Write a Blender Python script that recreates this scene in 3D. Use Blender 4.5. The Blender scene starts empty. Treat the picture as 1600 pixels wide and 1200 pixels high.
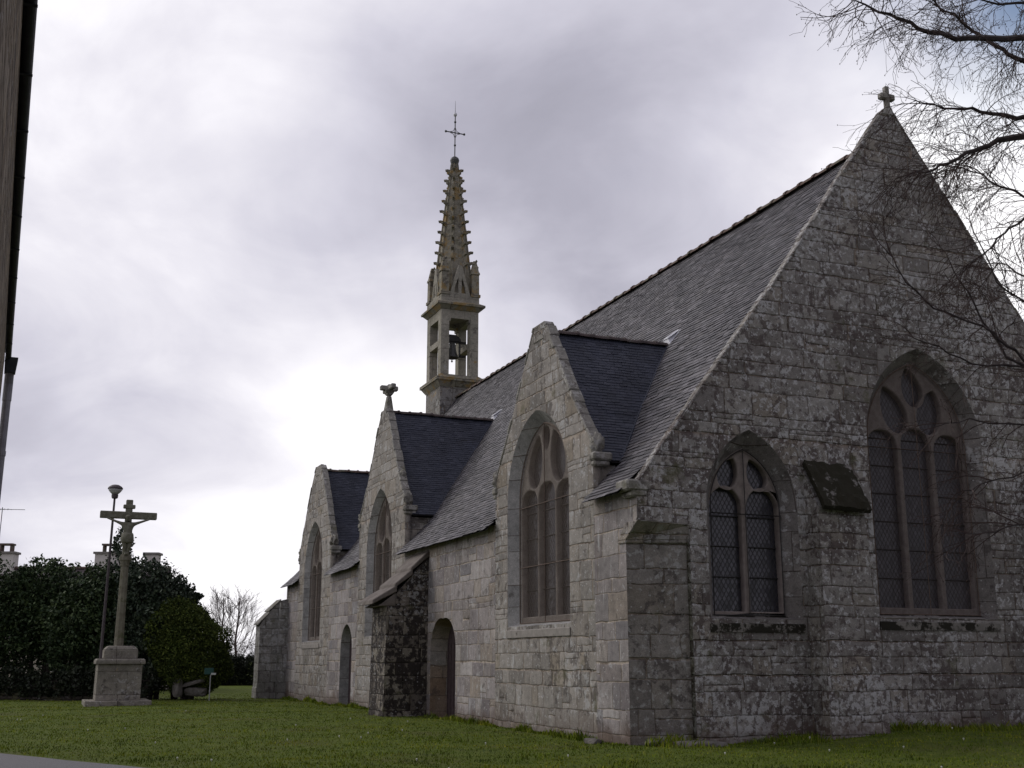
import bpy, bmesh, math, random
import numpy as np
from mathutils import Vector, Matrix, noise as mnoise
R = math.radians
random.seed(7); rng = np.random.default_rng(7)
scene = bpy.context.scene
COL = scene.collection

# ------------------------------------------------------------------ camera
F = 1780.0; PITCH = math.atan(430 / F); EYE = 1.6
cam_d = bpy.data.cameras.new('camera'); cam_d.sensor_width = 36; cam_d.lens = F / 1600 * 36
cam_d.clip_end = 3000; cam_d.clip_start = 0.1
cam = bpy.data.objects.new('camera', cam_d); COL.objects.link(cam)
cam.location = (0, 0, EYE); cam.rotation_euler = (math.pi / 2 + PITCH, 0, 0)
scene.camera = cam
FW = Vector((0, math.cos(PITCH), math.sin(PITCH))); UP = Vector((0, -math.sin(PITCH), math.cos(PITCH))); RT = Vector((1, 0, 0))
def ray(px, py):
    """direction in the world of a point of the photograph (1600 x 1200)"""
    return RT * ((px - 800) / F) + UP * ((600 - py) / F) + FW
def at_y(px, py, y):
    r = ray(px, py); return Vector((0, 0, EYE)) + r * (y / r.y)

# ------------------------------------------------------------------ light
SUN_AZ, SUN_EL = R(-62), R(38)          # azimuth from +Y towards +X
sdir = Vector((math.sin(SUN_AZ) * math.cos(SUN_EL), math.cos(SUN_AZ) * math.cos(SUN_EL), math.sin(SUN_EL)))
sl = bpy.data.lights.new('sun', 'SUN'); sl.energy = 1.0; sl.angle = R(30); sl.color = (1, .96, .9)
so = bpy.data.objects.new('sun', sl); COL.objects.link(so)
so.rotation_euler = (-sdir).to_track_quat('-Z', 'Y').to_euler()
scene.view_settings.view_transform = 'Standard'; scene.view_settings.look = 'None'
scene.view_settings.exposure = 0.32; scene.view_settings.gamma = 1
scene.cycles.max_bounces = 6; scene.cycles.transparent_max_bounces = 12

# ------------------------------------------------------------------ node helper
class NT:
    def __init__(s, tree): s.t = tree; s.n = tree.nodes; s.l = tree.links
    def _in(s, sock, v):
        if v is None: return
        if hasattr(v, 'node'): s.l.new(v, sock)
        else:
            if hasattr(v, '__len__') and len(v) == 3 and sock.type == 'RGBA': v = (*v, 1)
            sock.default_value = v
    def node(s, typ, ins=None, **kw):
        n = s.n.new(typ)
        for k, v in kw.items(): setattr(n, k, v)
        for k, v in (ins or {}).items(): s._in(n.inputs[k], v)
        return n
    def m(s, op, a, b=None, c=None, clamp=False):
        n = s.node('ShaderNodeMath', operation=op, use_clamp=clamp)
        s._in(n.inputs[0], a); s._in(n.inputs[1], b); s._in(n.inputs[2], c); return n.outputs[0]
    def vm(s, op, a, b=None, scale=None):
        n = s.node('ShaderNodeVectorMath', operation=op)
        s._in(n.inputs[0], a); s._in(n.inputs[1], b)
        if scale is not None: s._in(n.inputs['Scale'], scale)
        return n.outputs['Value'] if op in ('DOT_PRODUCT', 'LENGTH') else n.outputs[0]
    def noise(s, vec, scale, detail=4, rough=.55, dist=0, col=False):
        n = s.node('ShaderNodeTexNoise', {'Vector': vec, 'Scale': scale, 'Detail': detail, 'Roughness': rough, 'Distortion': dist})
        return n.outputs['Color' if col else 'Fac']
    def noise1(s, w, scale, detail=0):
        n = s.node('ShaderNodeTexNoise', noise_dimensions='1D'); s._in(n.inputs['W'], w)
        n.inputs['Scale'].default_value = scale; n.inputs['Detail'].default_value = detail
        return n.outputs['Fac']
    def wn(s, vec, col=False):
        n = s.node('ShaderNodeTexWhiteNoise', {'Vector': vec}, noise_dimensions='3D'); return n.outputs['Color' if col else 'Value']
    def ss(s, v, lo, hi, a=0., b=1.):
        n = s.node('ShaderNodeMapRange', interpolation_type='SMOOTHSTEP')
        for i, x in enumerate((v, lo, hi, a, b)): s._in(n.inputs[i], x)
        return n.outputs[0]
    def mix(s, f, a, b, mode='MIX'):
        n = s.node('ShaderNodeMix', data_type='RGBA', blend_type=mode)
        s._in(n.inputs[0], f); s._in(n.inputs[6], a); s._in(n.inputs[7], b); return n.outputs[2]
    def ramp(s, f, stops, interp='LINEAR'):
        n = s.node('ShaderNodeValToRGB'); s._in(n.inputs[0], f); cr = n.color_ramp; cr.interpolation = interp
        while len(cr.elements) < len(stops): cr.elements.new(.5)
        for e, (p, c) in zip(cr.elements, stops):
            e.position = p; e.color = (*c, 1) if len(c) == 3 else c
        return n.outputs[0]
    def sep(s, v):
        n = s.node('ShaderNodeSeparateXYZ', {0: v}); return n.outputs
    def comb(s, x=0., y=0., z=0.):
        return s.node('ShaderNodeCombineXYZ', {0: x, 1: y, 2: z}).outputs[0]
    def bump(s, h, dist, strength=1., normal=None):
        n = s.node('ShaderNodeBump', {'Height': h, 'Distance': dist, 'Strength': strength})
        if normal is not None: s._in(n.inputs['Normal'], normal)
        return n.outputs[0]

# ------------------------------------------------------------------ sky
world = bpy.data.worlds.new('World'); scene.world = world; world.use_nodes = True
def build_sky():
    T = NT(world.node_tree); T.n.clear()
    d = T.node('ShaderNodeTexCoord').outputs['Generated']
    nis = T.node('ShaderNodeTexSky', sky_type='NISHITA', sun_disc=False, sun_elevation=SUN_EL, sun_rotation=SUN_AZ)
    x, y, z = T.sep(d)[:3]
    k = T.m('ADD', T.m('MAXIMUM', z, 0.), .42)
    p = T.comb(T.m('DIVIDE', x, k), T.m('DIVIDE', y, k), 0.)
    n1 = T.noise(T.vm('ADD', p, (3.1, 1.7, 0)), 1.25, 7, .52, .5)
    n2 = T.noise(T.vm('ADD', p, (8.3, 4.2, 3)), 3.6, 6, .55, .7)
    b = T.m('ADD', T.m('MULTIPLY', T.m('SUBTRACT', n1, .5), .95), T.m('MULTIPLY', T.m('SUBTRACT', n2, .5), .50))
    b = T.m('ADD', b, .585)
    # banks of cloud: lighter and heavier parts of this sky (pixel of the photo, angular size, strength)
    warp = T.vm('SCALE', T.vm('SUBTRACT', T.noise(d, 5., 4, .6, col=True), (.5, .5, .5)), scale=.14)
    dw = T.vm('NORMALIZE', T.vm('ADD', d, warp))
    for (px, py, sz, amp) in ((480, 270, .10, -.17), (690, 320, .12, -.15), (900, 260, .12, -.19), (560, 480, .10, .05), (330, 330, .09, -.08), (180, 60, .18, .15), (420, 120, .10, .05),
                              (1130, 90, .18, .02), (1180, 260, .10, .03), (290, 950, .11, .24), (390, 590, .13, .02), (180, 480, .12, .05), (560, 690, .05, .14), (830, 440, .10, .14), (430, 760, .07, -.06), (150, 740, .09, -.14), (560, 560, .08, .05), (120, 630, .018, .12),
                              (1590, 220, .10, .42), (1530, 420, .12, .14), (30, 730, .10, -.06), (250, 480, .10, .06), (640, 60, .2, .03), (40, 230, .12, .08)):
        c = ray(px, py).normalized()
        dot = T.m('SUBTRACT', 1., T.vm('DOT_PRODUCT', dw, tuple(c)))
        g = T.m('POWER', math.e, T.m('MULTIPLY', dot, -1. / (sz * sz)))
        b = T.m('ADD', b, T.m('MULTIPLY', g, amp))
    # the cloud is brighter round the hidden sun and duller on the side away from it
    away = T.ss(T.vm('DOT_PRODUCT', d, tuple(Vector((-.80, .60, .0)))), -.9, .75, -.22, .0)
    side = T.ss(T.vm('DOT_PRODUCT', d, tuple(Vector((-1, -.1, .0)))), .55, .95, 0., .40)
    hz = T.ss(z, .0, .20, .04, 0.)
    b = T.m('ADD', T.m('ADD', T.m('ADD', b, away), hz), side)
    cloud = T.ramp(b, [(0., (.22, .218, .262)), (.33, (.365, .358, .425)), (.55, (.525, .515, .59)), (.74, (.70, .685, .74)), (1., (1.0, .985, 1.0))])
    gap = T.m('MULTIPLY', T.m('POWER', math.e, T.m('MULTIPLY', T.m('SUBTRACT', 1., T.vm('DOT_PRODUCT', dw, tuple(ray(1640, -40).normalized()))), -1 / .005)), .9)
    gap2 = T.ss(T.noise(p, 1.3, 5, .6), .60, .8, 0., .22)
    sky = T.vm('SCALE', nis.outputs[0], scale=1.0)
    fac = T.m('MAXIMUM', gap, gap2, clamp=True)
    bg1 = T.node('ShaderNodeBackground', {'Color': nis.outputs[0], 'Strength': .10})
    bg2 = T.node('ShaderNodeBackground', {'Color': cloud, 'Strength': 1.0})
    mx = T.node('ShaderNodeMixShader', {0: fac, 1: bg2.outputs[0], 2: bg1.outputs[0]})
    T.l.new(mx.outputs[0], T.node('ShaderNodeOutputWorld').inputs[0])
build_sky()

# ------------------------------------------------------------------ materials
def new_mat(name):
    m = bpy.data.materials.new(name); m.use_nodes = True
    T = NT(m.node_tree); T.n.clear()
    out = T.node('ShaderNodeOutputMaterial'); bs = T.node('ShaderNodeBsdfPrincipled')
    T.l.new(bs.outputs[0], out.inputs[0])
    return m, T, bs, out
def setp(T, bs, **kw):
    for k, v in kw.items(): T._in(bs.inputs[k.replace('_', ' ')], v)

def masonry(name, h=.36, w=.75, stones=((.2, .19, .2), (.25, .24, .25)), mortar=(.3, .27, .23), pale=.5, dark=.5, moss=0., orange=0.,
            jw=.014, bump=.02, rough_joint=.05, palecol=(.42, .42, .42), darkcol=(.035, .03, .028), streak=0., psc=4.2, dsc=3.0, foot=0.):
    m, T, bs, out = new_mat(name)
    uv = T.node('ShaderNodeTexCoord').outputs['UV']; ob = T.node('ShaderNodeTexCoord').outputs['Object']
    wrp = T.vm('SCALE', T.vm('SUBTRACT', T.noise(uv, 1.6, 2, .5, col=True), (.5, .5, .5)), scale=rough_joint * 1.6)
    wrp2 = T.vm('SCALE', T.vm('SUBTRACT', T.noise(uv, 9., 2, .5, col=True), (.5, .5, .5)), scale=rough_joint * .55)
    q = T.vm('ADD', T.vm('ADD', uv, wrp), wrp2)
    u, v, _ = T.sep(q)[:3]
    y = T.m('ADD', T.m('DIVIDE', v, h), T.m('MULTIPLY', T.noise1(v, .85 / h, 0), .9))
    row = T.m('FLOOR', y); fy = T.m('FRACT', y)
    r1 = T.wn(T.comb(row, 3.3, 1.)); r2 = T.wn(T.comb(row, 9.1, 4.))
    xs = T.m('MULTIPLY', T.m('DIVIDE', u, w), T.m('ADD', .72, T.m('MULTIPLY', r1, .62)))
    wob = T.m('MULTIPLY', T.noise(T.comb(T.m('MULTIPLY', xs, .9), T.m('MULTIPLY', row, 5.7), 0.), 1., 0), 1.5)
    x = T.m('ADD', T.m('ADD', xs, wob), T.m('MULTIPLY', r2, 13.7))
    col = T.m('FLOOR', x); fx = T.m('FRACT', x)
    cell = T.comb(col, row, 2.)
    rc = T.wn(cell, col=True); ra, rb, rcc = T.sep(rc)[:3]
    # some blocks are two low stones in place of one
    sp = T.m('GREATER_THAN', rcc, .86)
    fy2 = T.m('FRACT', T.m('MULTIPLY', fy, 2.)); half = T.m('MULTIPLY', sp, T.m('GREATER_THAN', fy, .5))
    fyy = T.m('ADD', T.m('MULTIPLY', fy, T.m('SUBTRACT', 1., sp)), T.m('MULTIPLY', fy2, sp))
    hh = T.m('SUBTRACT', h * .8, T.m('MULTIPLY', sp, h * .4))
    ra = T.m('FRACT', T.m('ADD', ra, T.m('MULTIPLY', half, .37)))
    dx = T.m('MULTIPLY', T.m('MINIMUM', fx, T.m('SUBTRACT', 1., fx)), w * .75)
    dy = T.m('MULTIPLY', T.m('MINIMUM', fyy, T.m('SUBTRACT', 1., fyy)), hh)
    dd = T.node('ShaderNodeMath', operation='SMOOTH_MIN'); T._in(dd.inputs[0], dx); T._in(dd.inputs[1], dy); dd.inputs[2].default_value = .02
    dd = dd.outputs[0]
    jn = T.noise(ob, 3.5, 3, .6)
    jw_v = T.m('MULTIPLY', T.m('ADD', .45, T.m('MULTIPLY', jn, 1.1)), jw)
    inside = T.ss(dd, T.m('MULTIPLY', jw_v, .3), jw_v)
    soft = T.ss(dd, 0., .05)
    n = len(stones)
    tone = T.ramp(ra, [(i / max(1, n - 1), c) for i, c in enumerate(stones)])
    big = T.noise(ob, .55, 4, .6); med = T.noise(ob, 6., 6, .7); fine = T.noise(ob, 42., 3, .7)
    base = T.mix(1., tone, T.ramp(med, [(.25, (.62, .62, .62)), (.5, (1, 1, 1)), (.78, (1.32, 1.3, 1.28))]), 'MULTIPLY')
    base = T.mix(1., base, T.ramp(fine, [(.3, (.72, .72, .72)), (.65, (1.2, 1.2, 1.2))]), 'MULTIPLY')
    base = T.mix(1., base, T.ramp(big, [(.3, (.78, .78, .77)), (.7, (1.2, 1.2, 1.2))]), 'MULTIPLY')
    mort = T.mix(1., mortar, T.ramp(T.noise(ob, 2.3, 4, .7), [(.35, (.35, .32, .3)), (.6, (1.05, 1.05, 1.05))]), 'MULTIPLY')
    c = T.mix(inside, mort, base)
    # lichens: dark crusts, pale rosettes, moss
    off = T.vm('ADD', ob, T.vm('SCALE', rc, scale=1.3))
    nd = T.m('ADD', T.noise(off, dsc, 7, .68, .25), T.m('MULTIPLY', T.m('SUBTRACT', T.noise(ob, .45, 2), .5), .35))
    c = T.mix(T.m('MULTIPLY', T.ss(nd, .60 - .16 * dark, .66 - .14 * dark), min(1., .55 + .4 * dark)), c, T.mix(T.noise(ob, 17., 3), darkcol, tuple(2.6 * a for a in darkcol)))
    npl = T.m('ADD', T.noise(T.vm('ADD', off, (7.7, 2.1, 5.)), psc, 7, .70, .2), T.m('MULTIPLY', T.m('SUBTRACT', T.noise(ob, .6, 2), .5), .3))
    c = T.mix(T.m('MULTIPLY', T.ss(npl, .66 - .18 * pale, .70 - .16 * pale), .35 + .5 * pale), c, T.mix(T.noise(ob, 26., 3), tuple(.65 * a for a in palecol), tuple(1.2 * a for a in palecol)))
    vor = T.node('ShaderNodeTexVoronoi', {'Vector': ob, 'Scale': 11., 'Randomness': 1.}, feature='F1')
    spot = T.m('MULTIPLY', T.ss(vor.outputs['Distance'], .24, .16), T.m('GREATER_THAN', T.sep(vor.outputs['Color'])[0], 1 - .35 * pale))
    c = T.mix(T.m('MULTIPLY', spot, .55), c, tuple(1.15 * a for a in palecol))
    if streak:
        st = T.noise(T.comb(T.m('MULTIPLY', T.sep(uv)[0], 7.), T.m('MULTIPLY', T.sep(uv)[1], .8), 0.), 1., 5, .65)
        c = T.mix(T.m('MULTIPLY', T.ss(st, .58, .68), streak), c, tuple(1.1 * a for a in palecol))
        c = T.mix(T.m('MULTIPLY', T.ss(st, .42, .34), streak * .6), c, (.07, .065, .065))
    if moss:
        c = T.mix(T.m('MULTIPLY', T.ss(T.noise(ob, 1.1, 6, .7), .62 - .2 * moss, .72 - .15 * moss), .75), c, (.085, .082, .045))
    if orange:
        c = T.mix(T.m('MULTIPLY', T.ss(T.noise(ob, 1.6, 6, .72), .66 - .16 * orange, .74 - .14 * orange), .75), c, (.26, .17, .06))
    if foot:
        f = T.m('ADD', T.sep(ob)[2], T.m('MULTIPLY', T.m('SUBTRACT', T.noise(ob, 1.3, 5, .7), .5), 1.6))
        c = T.mix(T.ss(f, .62, .05, 0., foot), c, T.mix(T.noise(ob, 5., 4, .7), (.045, .035, .03), (.15, .10, .075)))
    blk = T.m('MULTIPLY', rb, .55)
    hgt = T.m('ADD', T.m('ADD', T.m('MULTIPLY', T.m('ADD', inside, T.m('MULTIPLY', soft, .25)), .8), T.m('MULTIPLY', T.m('MULTIPLY', blk, inside), .7)),
              T.m('ADD', T.m('MULTIPLY', med, .55), T.m('MULTIPLY', fine, .18)))
    setp(T, bs, Base_Color=c, Roughness=.93, Normal=T.bump(hgt, bump)); bs.inputs['Specular IOR Level'].default_value = .15
    return m

def slate(name, cols, bumpd=.004, lich=.3, rough=.6, spec=.4):
    m, T, bs, out = new_mat(name)
    ob = T.node('ShaderNodeTexCoord').outputs['Object']
    rnd = T.node('ShaderNodeNewGeometry').outputs['Random Per Island']
    c = T.ramp(rnd, [(i / (len(cols) - 1), k) for i, k in enumerate(cols)])
    c = T.mix(1., c, T.ramp(T.noise(ob, 1.2, 6, .65), [(.3, (.7, .7, .7)), (.7, (1.3, 1.28, 1.28))]), 'MULTIPLY')
    c = T.mix(T.m('MULTIPLY', T.ss(T.noise(ob, 3.4, 7, .72), .60, .72), lich), c, (.22, .21, .20))
    c = T.mix(T.m('MULTIPLY', T.ss(T.noise(T.vm('ADD', ob, (5, 5, 5)), 1.0, 6, .7), .60, .75), lich), c, (.10, .09, .07))
    setp(T, bs, Base_Color=c, Roughness=T.m('ADD', rough, T.m('MULTIPLY', T.noise(ob, 8., 3), .15)), Normal=T.bump(T.noise(ob, 14., 5, .6), bumpd))
    bs.inputs['Specular IOR Level'].default_value = spec
    return m

def plain(name, c1, c2, sc=8., rough=.8, bump=.004, spec=.3, metal=0., c3=None, thr=.6):
    m, T, bs, out = new_mat(name)
    ob = T.node('ShaderNodeTexCoord').outputs['Object']
    n = T.noise(ob, sc, 6, .65)
    c = T.mix(T.ss(n, .32, .68), c1, c2)
    if c3: c = T.mix(T.ss(T.noise(T.vm('ADD', ob, (3, 8, 1)), sc * .6, 6, .7), thr, thr + .08), c, c3)
    setp(T, bs, Base_Color=c, Roughness=rough, Metallic=metal, Normal=T.bump(n, bump)); bs.inputs['Specular IOR Level'].default_value = spec
    return m

def glass_mat(name, c1, c2, lat=9., rough=.2):
    m, T, bs, out = new_mat(name)
    uv = T.node('ShaderNodeTexCoord').outputs['UV']; u, v, _ = T.sep(uv)[:3]
    a = T.m('ADD', T.m('MULTIPLY', u, lat), T.m('MULTIPLY', v, lat * .62)); b = T.m('SUBTRACT', T.m('MULTIPLY', u, lat), T.m('MULTIPLY', v, lat * .62))
    fa = T.m('ABSOLUTE', T.m('SUBTRACT', T.m('FRACT', a), .5)); fb = T.m('ABSOLUTE', T.m('SUBTRACT', T.m('FRACT', b), .5))
    lead = T.ss(T.m('MAXIMUM', fa, fb), .395, .44)
    cell = T.comb(T.m('FLOOR', a), T.m('FLOOR', b), 1.); rc = T.wn(cell, col=True)
    c = T.mix(lead, T.mix(T.sep(rc)[0], c1, c2), (.024, .021, .021))
    tilt = T.vm('SCALE', T.vm('SUBTRACT', rc, (.5, .5, .5)), scale=.09)
    nn = T.vm('NORMALIZE', T.vm('ADD', T.node('ShaderNodeNewGeometry').outputs['Normal'], tilt))
    nb = T.bump(lead, .01, 1., nn)
    setp(T, bs, Base_Color=c, Roughness=T.m('ADD', rough, T.m('MULTIPLY', lead, .4)), Normal=nb); bs.inputs['Specular IOR Level'].default_value = .55
    return m

def netting(name, c, cover, pitch=.022):
    """fine woven wire: opaque wires, open holes"""
    m, T, bs, out = new_mat(name)
    uv = T.node('ShaderNodeTexCoord').outputs['UV']; u, v, _ = T.sep(uv)[:3]
    ob = T.node('ShaderNodeTexCoord').outputs['Object']
    fu = T.m('FRACT', T.m('DIVIDE', u, pitch)); fv = T.m('FRACT', T.m('DIVIDE', v, pitch))
    k = 1 - math.sqrt(1 - cover)
    wire = T.m('MAXIMUM', T.m('LESS_THAN', fu, k), T.m('LESS_THAN', fv, k))
    cc = T.mix(T.noise(ob, 1.7, 5, .7), tuple(.7 * a for a in c), tuple(1.25 * a for a in c))
    setp(T, bs, Base_Color=cc, Roughness=.8, Alpha=wire); bs.inputs['Specular IOR Level'].default_value = .2
    return m

def leafmat(name, c1, c2, c3, rough=.55):
    m, T, bs, out = new_mat(name)
    rnd = T.node('ShaderNodeNewGeometry').outputs['Random Per Island']
    ob = T.node('ShaderNodeTexCoord').outputs['Object']
    c = T.ramp(rnd, [(0, c1), (.6, c2), (1, c3)])
    c = T.mix(1., c, T.ramp(T.noise(ob, .9, 4), [(.3, (.6, .6, .6)), (.7, (1.3, 1.3, 1.2))]), 'MULTIPLY')
    setp(T, bs, Base_Color=c, Roughness=rough); bs.inputs['Specular IOR Level'].default_value = .2
    return m

M = {}
M['north'] = masonry('granite ashlar', .43, .72, ((.155, .138, .142), (.28, .255, .252), (.20, .178, .172), (.32, .298, .29), (.235, .20, .17), (.17, .16, .168), (.26, .238, .23)), (.36, .31, .26), pale=.36, dark=.10, streak=.5, jw=.015, bump=.018, foot=.8)
M['gable'] = masonry('lichened granite blocks', .36, .80, ((.148, .136, .126), (.232, .218, .202), (.180, .166, .156), (.258, .245, .228), (.208, .184, .156)), (.19, .155, .125), pale=.74, dark=.58, moss=.2, jw=.013, bump=.036,
                     palecol=(.46, .458, .452), darkcol=(.040, .031, .029), psc=8.5, dsc=5.2, foot=.6)
M['sgable'] = masonry('coursed granite with grey lichen', .38, .60, ((.165, .152, .14), (.265, .248, .23), (.215, .195, .175), (.29, .272, .255), (.22, .19, .155)), (.30, .255, .21), pale=.5, dark=.32, moss=.2, jw=.014, bump=.024, foot=.5)
M['pier'] = masonry('corner granite', .45, .80, ((.155, .142, .132), (.205, .19, .176), (.185, .165, .142), (.22, .205, .19)), (.22, .185, .15), pale=.6, dark=.45, moss=.25, jw=.016, bump=.02, palecol=(.38, .38, .37), psc=6.5, dsc=3.8, foot=.4)
M['black'] = masonry('granite under black crust', .42, .70, ((.12, .105, .09), (.16, .14, .12), (.20, .18, .15)), (.10, .085, .07), pale=.42, dark=1.1, moss=.15, jw=.014, bump=.03, darkcol=(.018, .015, .014), dsc=3.6, psc=9.)
M['wbut'] = masonry('grey buttress granite', .40, .62, ((.18, .175, .165), (.245, .235, .222), (.21, .2, .19)), (.15, .14, .125), pale=.6, dark=.3, moss=.2, jw=.012, bump=.02)
M['ashlar'] = masonry('warm belfry granite', .95, 1.6, ((.25, .235, .20), (.29, .27, .23)), (.2, .18, .15), pale=.15, dark=.12, orange=.25, jw=.008, bump=.008, rough_joint=.02)
M['spire'] = masonry('weathered spire granite', .62, 1.3, ((.20, .185, .15), (.25, .23, .185)), (.15, .13, .11), pale=.2, dark=.30, orange=.95, moss=.3, jw=.008, bump=.012, rough_joint=.02)
M['belbase'] = masonry('belfry base rubble', .42, .55, ((.17, .16, .15), (.22, .21, .20)), (.25, .22, .18), pale=.45, dark=.3, orange=.55, jw=.014, bump=.02)
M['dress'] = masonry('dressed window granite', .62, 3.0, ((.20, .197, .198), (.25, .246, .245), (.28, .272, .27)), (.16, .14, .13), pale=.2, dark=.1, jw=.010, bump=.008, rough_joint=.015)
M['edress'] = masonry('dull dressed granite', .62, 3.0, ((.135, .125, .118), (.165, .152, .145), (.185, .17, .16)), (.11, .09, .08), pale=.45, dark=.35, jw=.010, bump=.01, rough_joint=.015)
M['warmrev'] = masonry('rusty door granite', .40, .9, ((.20, .145, .105), (.24, .20, .165), (.22, .205, .19)), (.2, .17, .14), pale=.2, dark=.25, jw=.010, bump=.01)
M['coping'] = masonry('coping stone', 3., 3., ((.20, .19, .17), (.25, .24, .22)), (.2, .18, .16), pale=.62, dark=.35, moss=.35, jw=.004, bump=.014, palecol=(.40, .39, .37))
M['capst'] = plain('brown cap slab', (.10, .085, .075), (.16, .14, .125), 3., .95, .02, c3=(.26, .25, .235), thr=.60)
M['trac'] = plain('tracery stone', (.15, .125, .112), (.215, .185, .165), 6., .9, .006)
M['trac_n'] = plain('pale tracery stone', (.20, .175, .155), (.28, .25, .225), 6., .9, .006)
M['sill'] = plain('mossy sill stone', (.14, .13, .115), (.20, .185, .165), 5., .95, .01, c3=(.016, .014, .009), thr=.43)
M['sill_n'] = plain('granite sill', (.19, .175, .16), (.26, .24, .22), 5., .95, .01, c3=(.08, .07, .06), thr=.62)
M['mosscap'] = plain('moss on slab', (.13, .12, .11), (.20, .19, .18), 4., 1., .03, c3=(.018, .016, .009), thr=.37)
M['slate'] = slate('old slates', ((.026, .025, .030), (.068, .064, .074), (.042, .038, .044), (.115, .108, .120), (.056, .050, .052)), lich=.32, rough=.55, spec=.45)
M['slate_shaded'] = slate('blue slates with painted shade', ((.020, .023, .036), (.033, .037, .054), (.026, .030, .046), (.044, .048, .066)), lich=.07, rough=.55, spec=.3)  # darker copy of the roof slates; shade of the dormer slopes put into the colour
M['deck'] = plain('roof boards', (.02, .018, .018), (.03, .028, .028), 3., .9)
M['ridge'] = plain('clay ridge tile', (.085, .052, .043), (.13, .095, .08), 5., .9, .01, c3=(.13, .12, .09), thr=.5)
M['ridge_d'] = plain('mossy ridge tile', (.05, .04, .04), (.09, .07, .065), 5., .9, .01, c3=(.10, .10, .085), thr=.55)
M['wood'] = plain('dark purple door wood', (.035, .022, .025), (.06, .042, .045), 9., .7, .004)
M['iron'] = plain('black iron', (.012, .011, .011), (.03, .026, .024), 12., .6, .002, .4)
M['ironx'] = plain('weathered iron cross', (.035, .045, .045), (.09, .08, .075), 14., .6, .002, .4)
M['rust'] = plain('rusty guard wire', (.09, .065, .05), (.14, .10, .08), 12., .8, .002)
M['bronze'] = plain('bell bronze', (.03, .03, .03), (.055, .052, .05), 9., .45, .003, .5)
M['lead'] = plain('lead flashing', (.5, .5, .53), (.62, .62, .65), 6., .5, .004)
M['glass'] = glass_mat('leaded glass', (.013, .013, .018), (.034, .033, .040), 9.5, .20)
M['glass2'] = glass_mat('pale leaded glass', (.035, .033, .039), (.065, .062, .072), 9.5, .30)
M['net'] = netting('brown wire netting', (.070, .052, .042), .36)
M['net_e'] = netting('dark brown wire netting', (.06, .045, .04), .25)

# ------------------------------------------------------------------ mesh helpers
def box_uv(me, z_from_loop=False):
    uvl = me.uv_layers.new(name='UVMap') if not me.uv_layers else me.uv_layers[0]
    nv = len(me.vertices); co = np.empty(nv * 3); me.vertices.foreach_get('co', co); co = co.reshape(-1, 3)
    npoly = len(me.polygons); nl = len(me.loops)
    vi = np.empty(nl, int); me.loops.foreach_get('vertex_index', vi)
    nrm = np.empty(npoly * 3); me.polygons.foreach_get('normal', nrm); nrm = nrm.reshape(-1, 3)
    tot = np.empty(npoly, int); me.polygons.foreach_get('loop_total', tot)
    pn = np.repeat(nrm, tot, axis=0); a = np.abs(pn); ax = np.where(a[:, 2] > .8, 2, np.where(a[:, 0] >= a[:, 1], 0, 1))
    c = co[vi]; uv = np.empty((nl, 2))
    uv[:, 0] = np.where(ax == 0, c[:, 1], c[:, 0]); uv[:, 1] = np.where(ax == 2, c[:, 1], c[:, 2])
    uvl.data.foreach_set('uv', uv.ravel())

def add_obj(name, me, mat, parent=None, smooth=False, uv=True):
    me.name = name
    if mat is not None: me.materials.clear(); me.materials.append(mat)
    if uv: box_uv(me)
    if smooth: me.polygons.foreach_set('use_smooth', [True] * len(me.polygons))
    o = bpy.data.objects.new(name, me); COL.objects.link(o)
    if parent is not None: o.parent = parent
    return o

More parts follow.
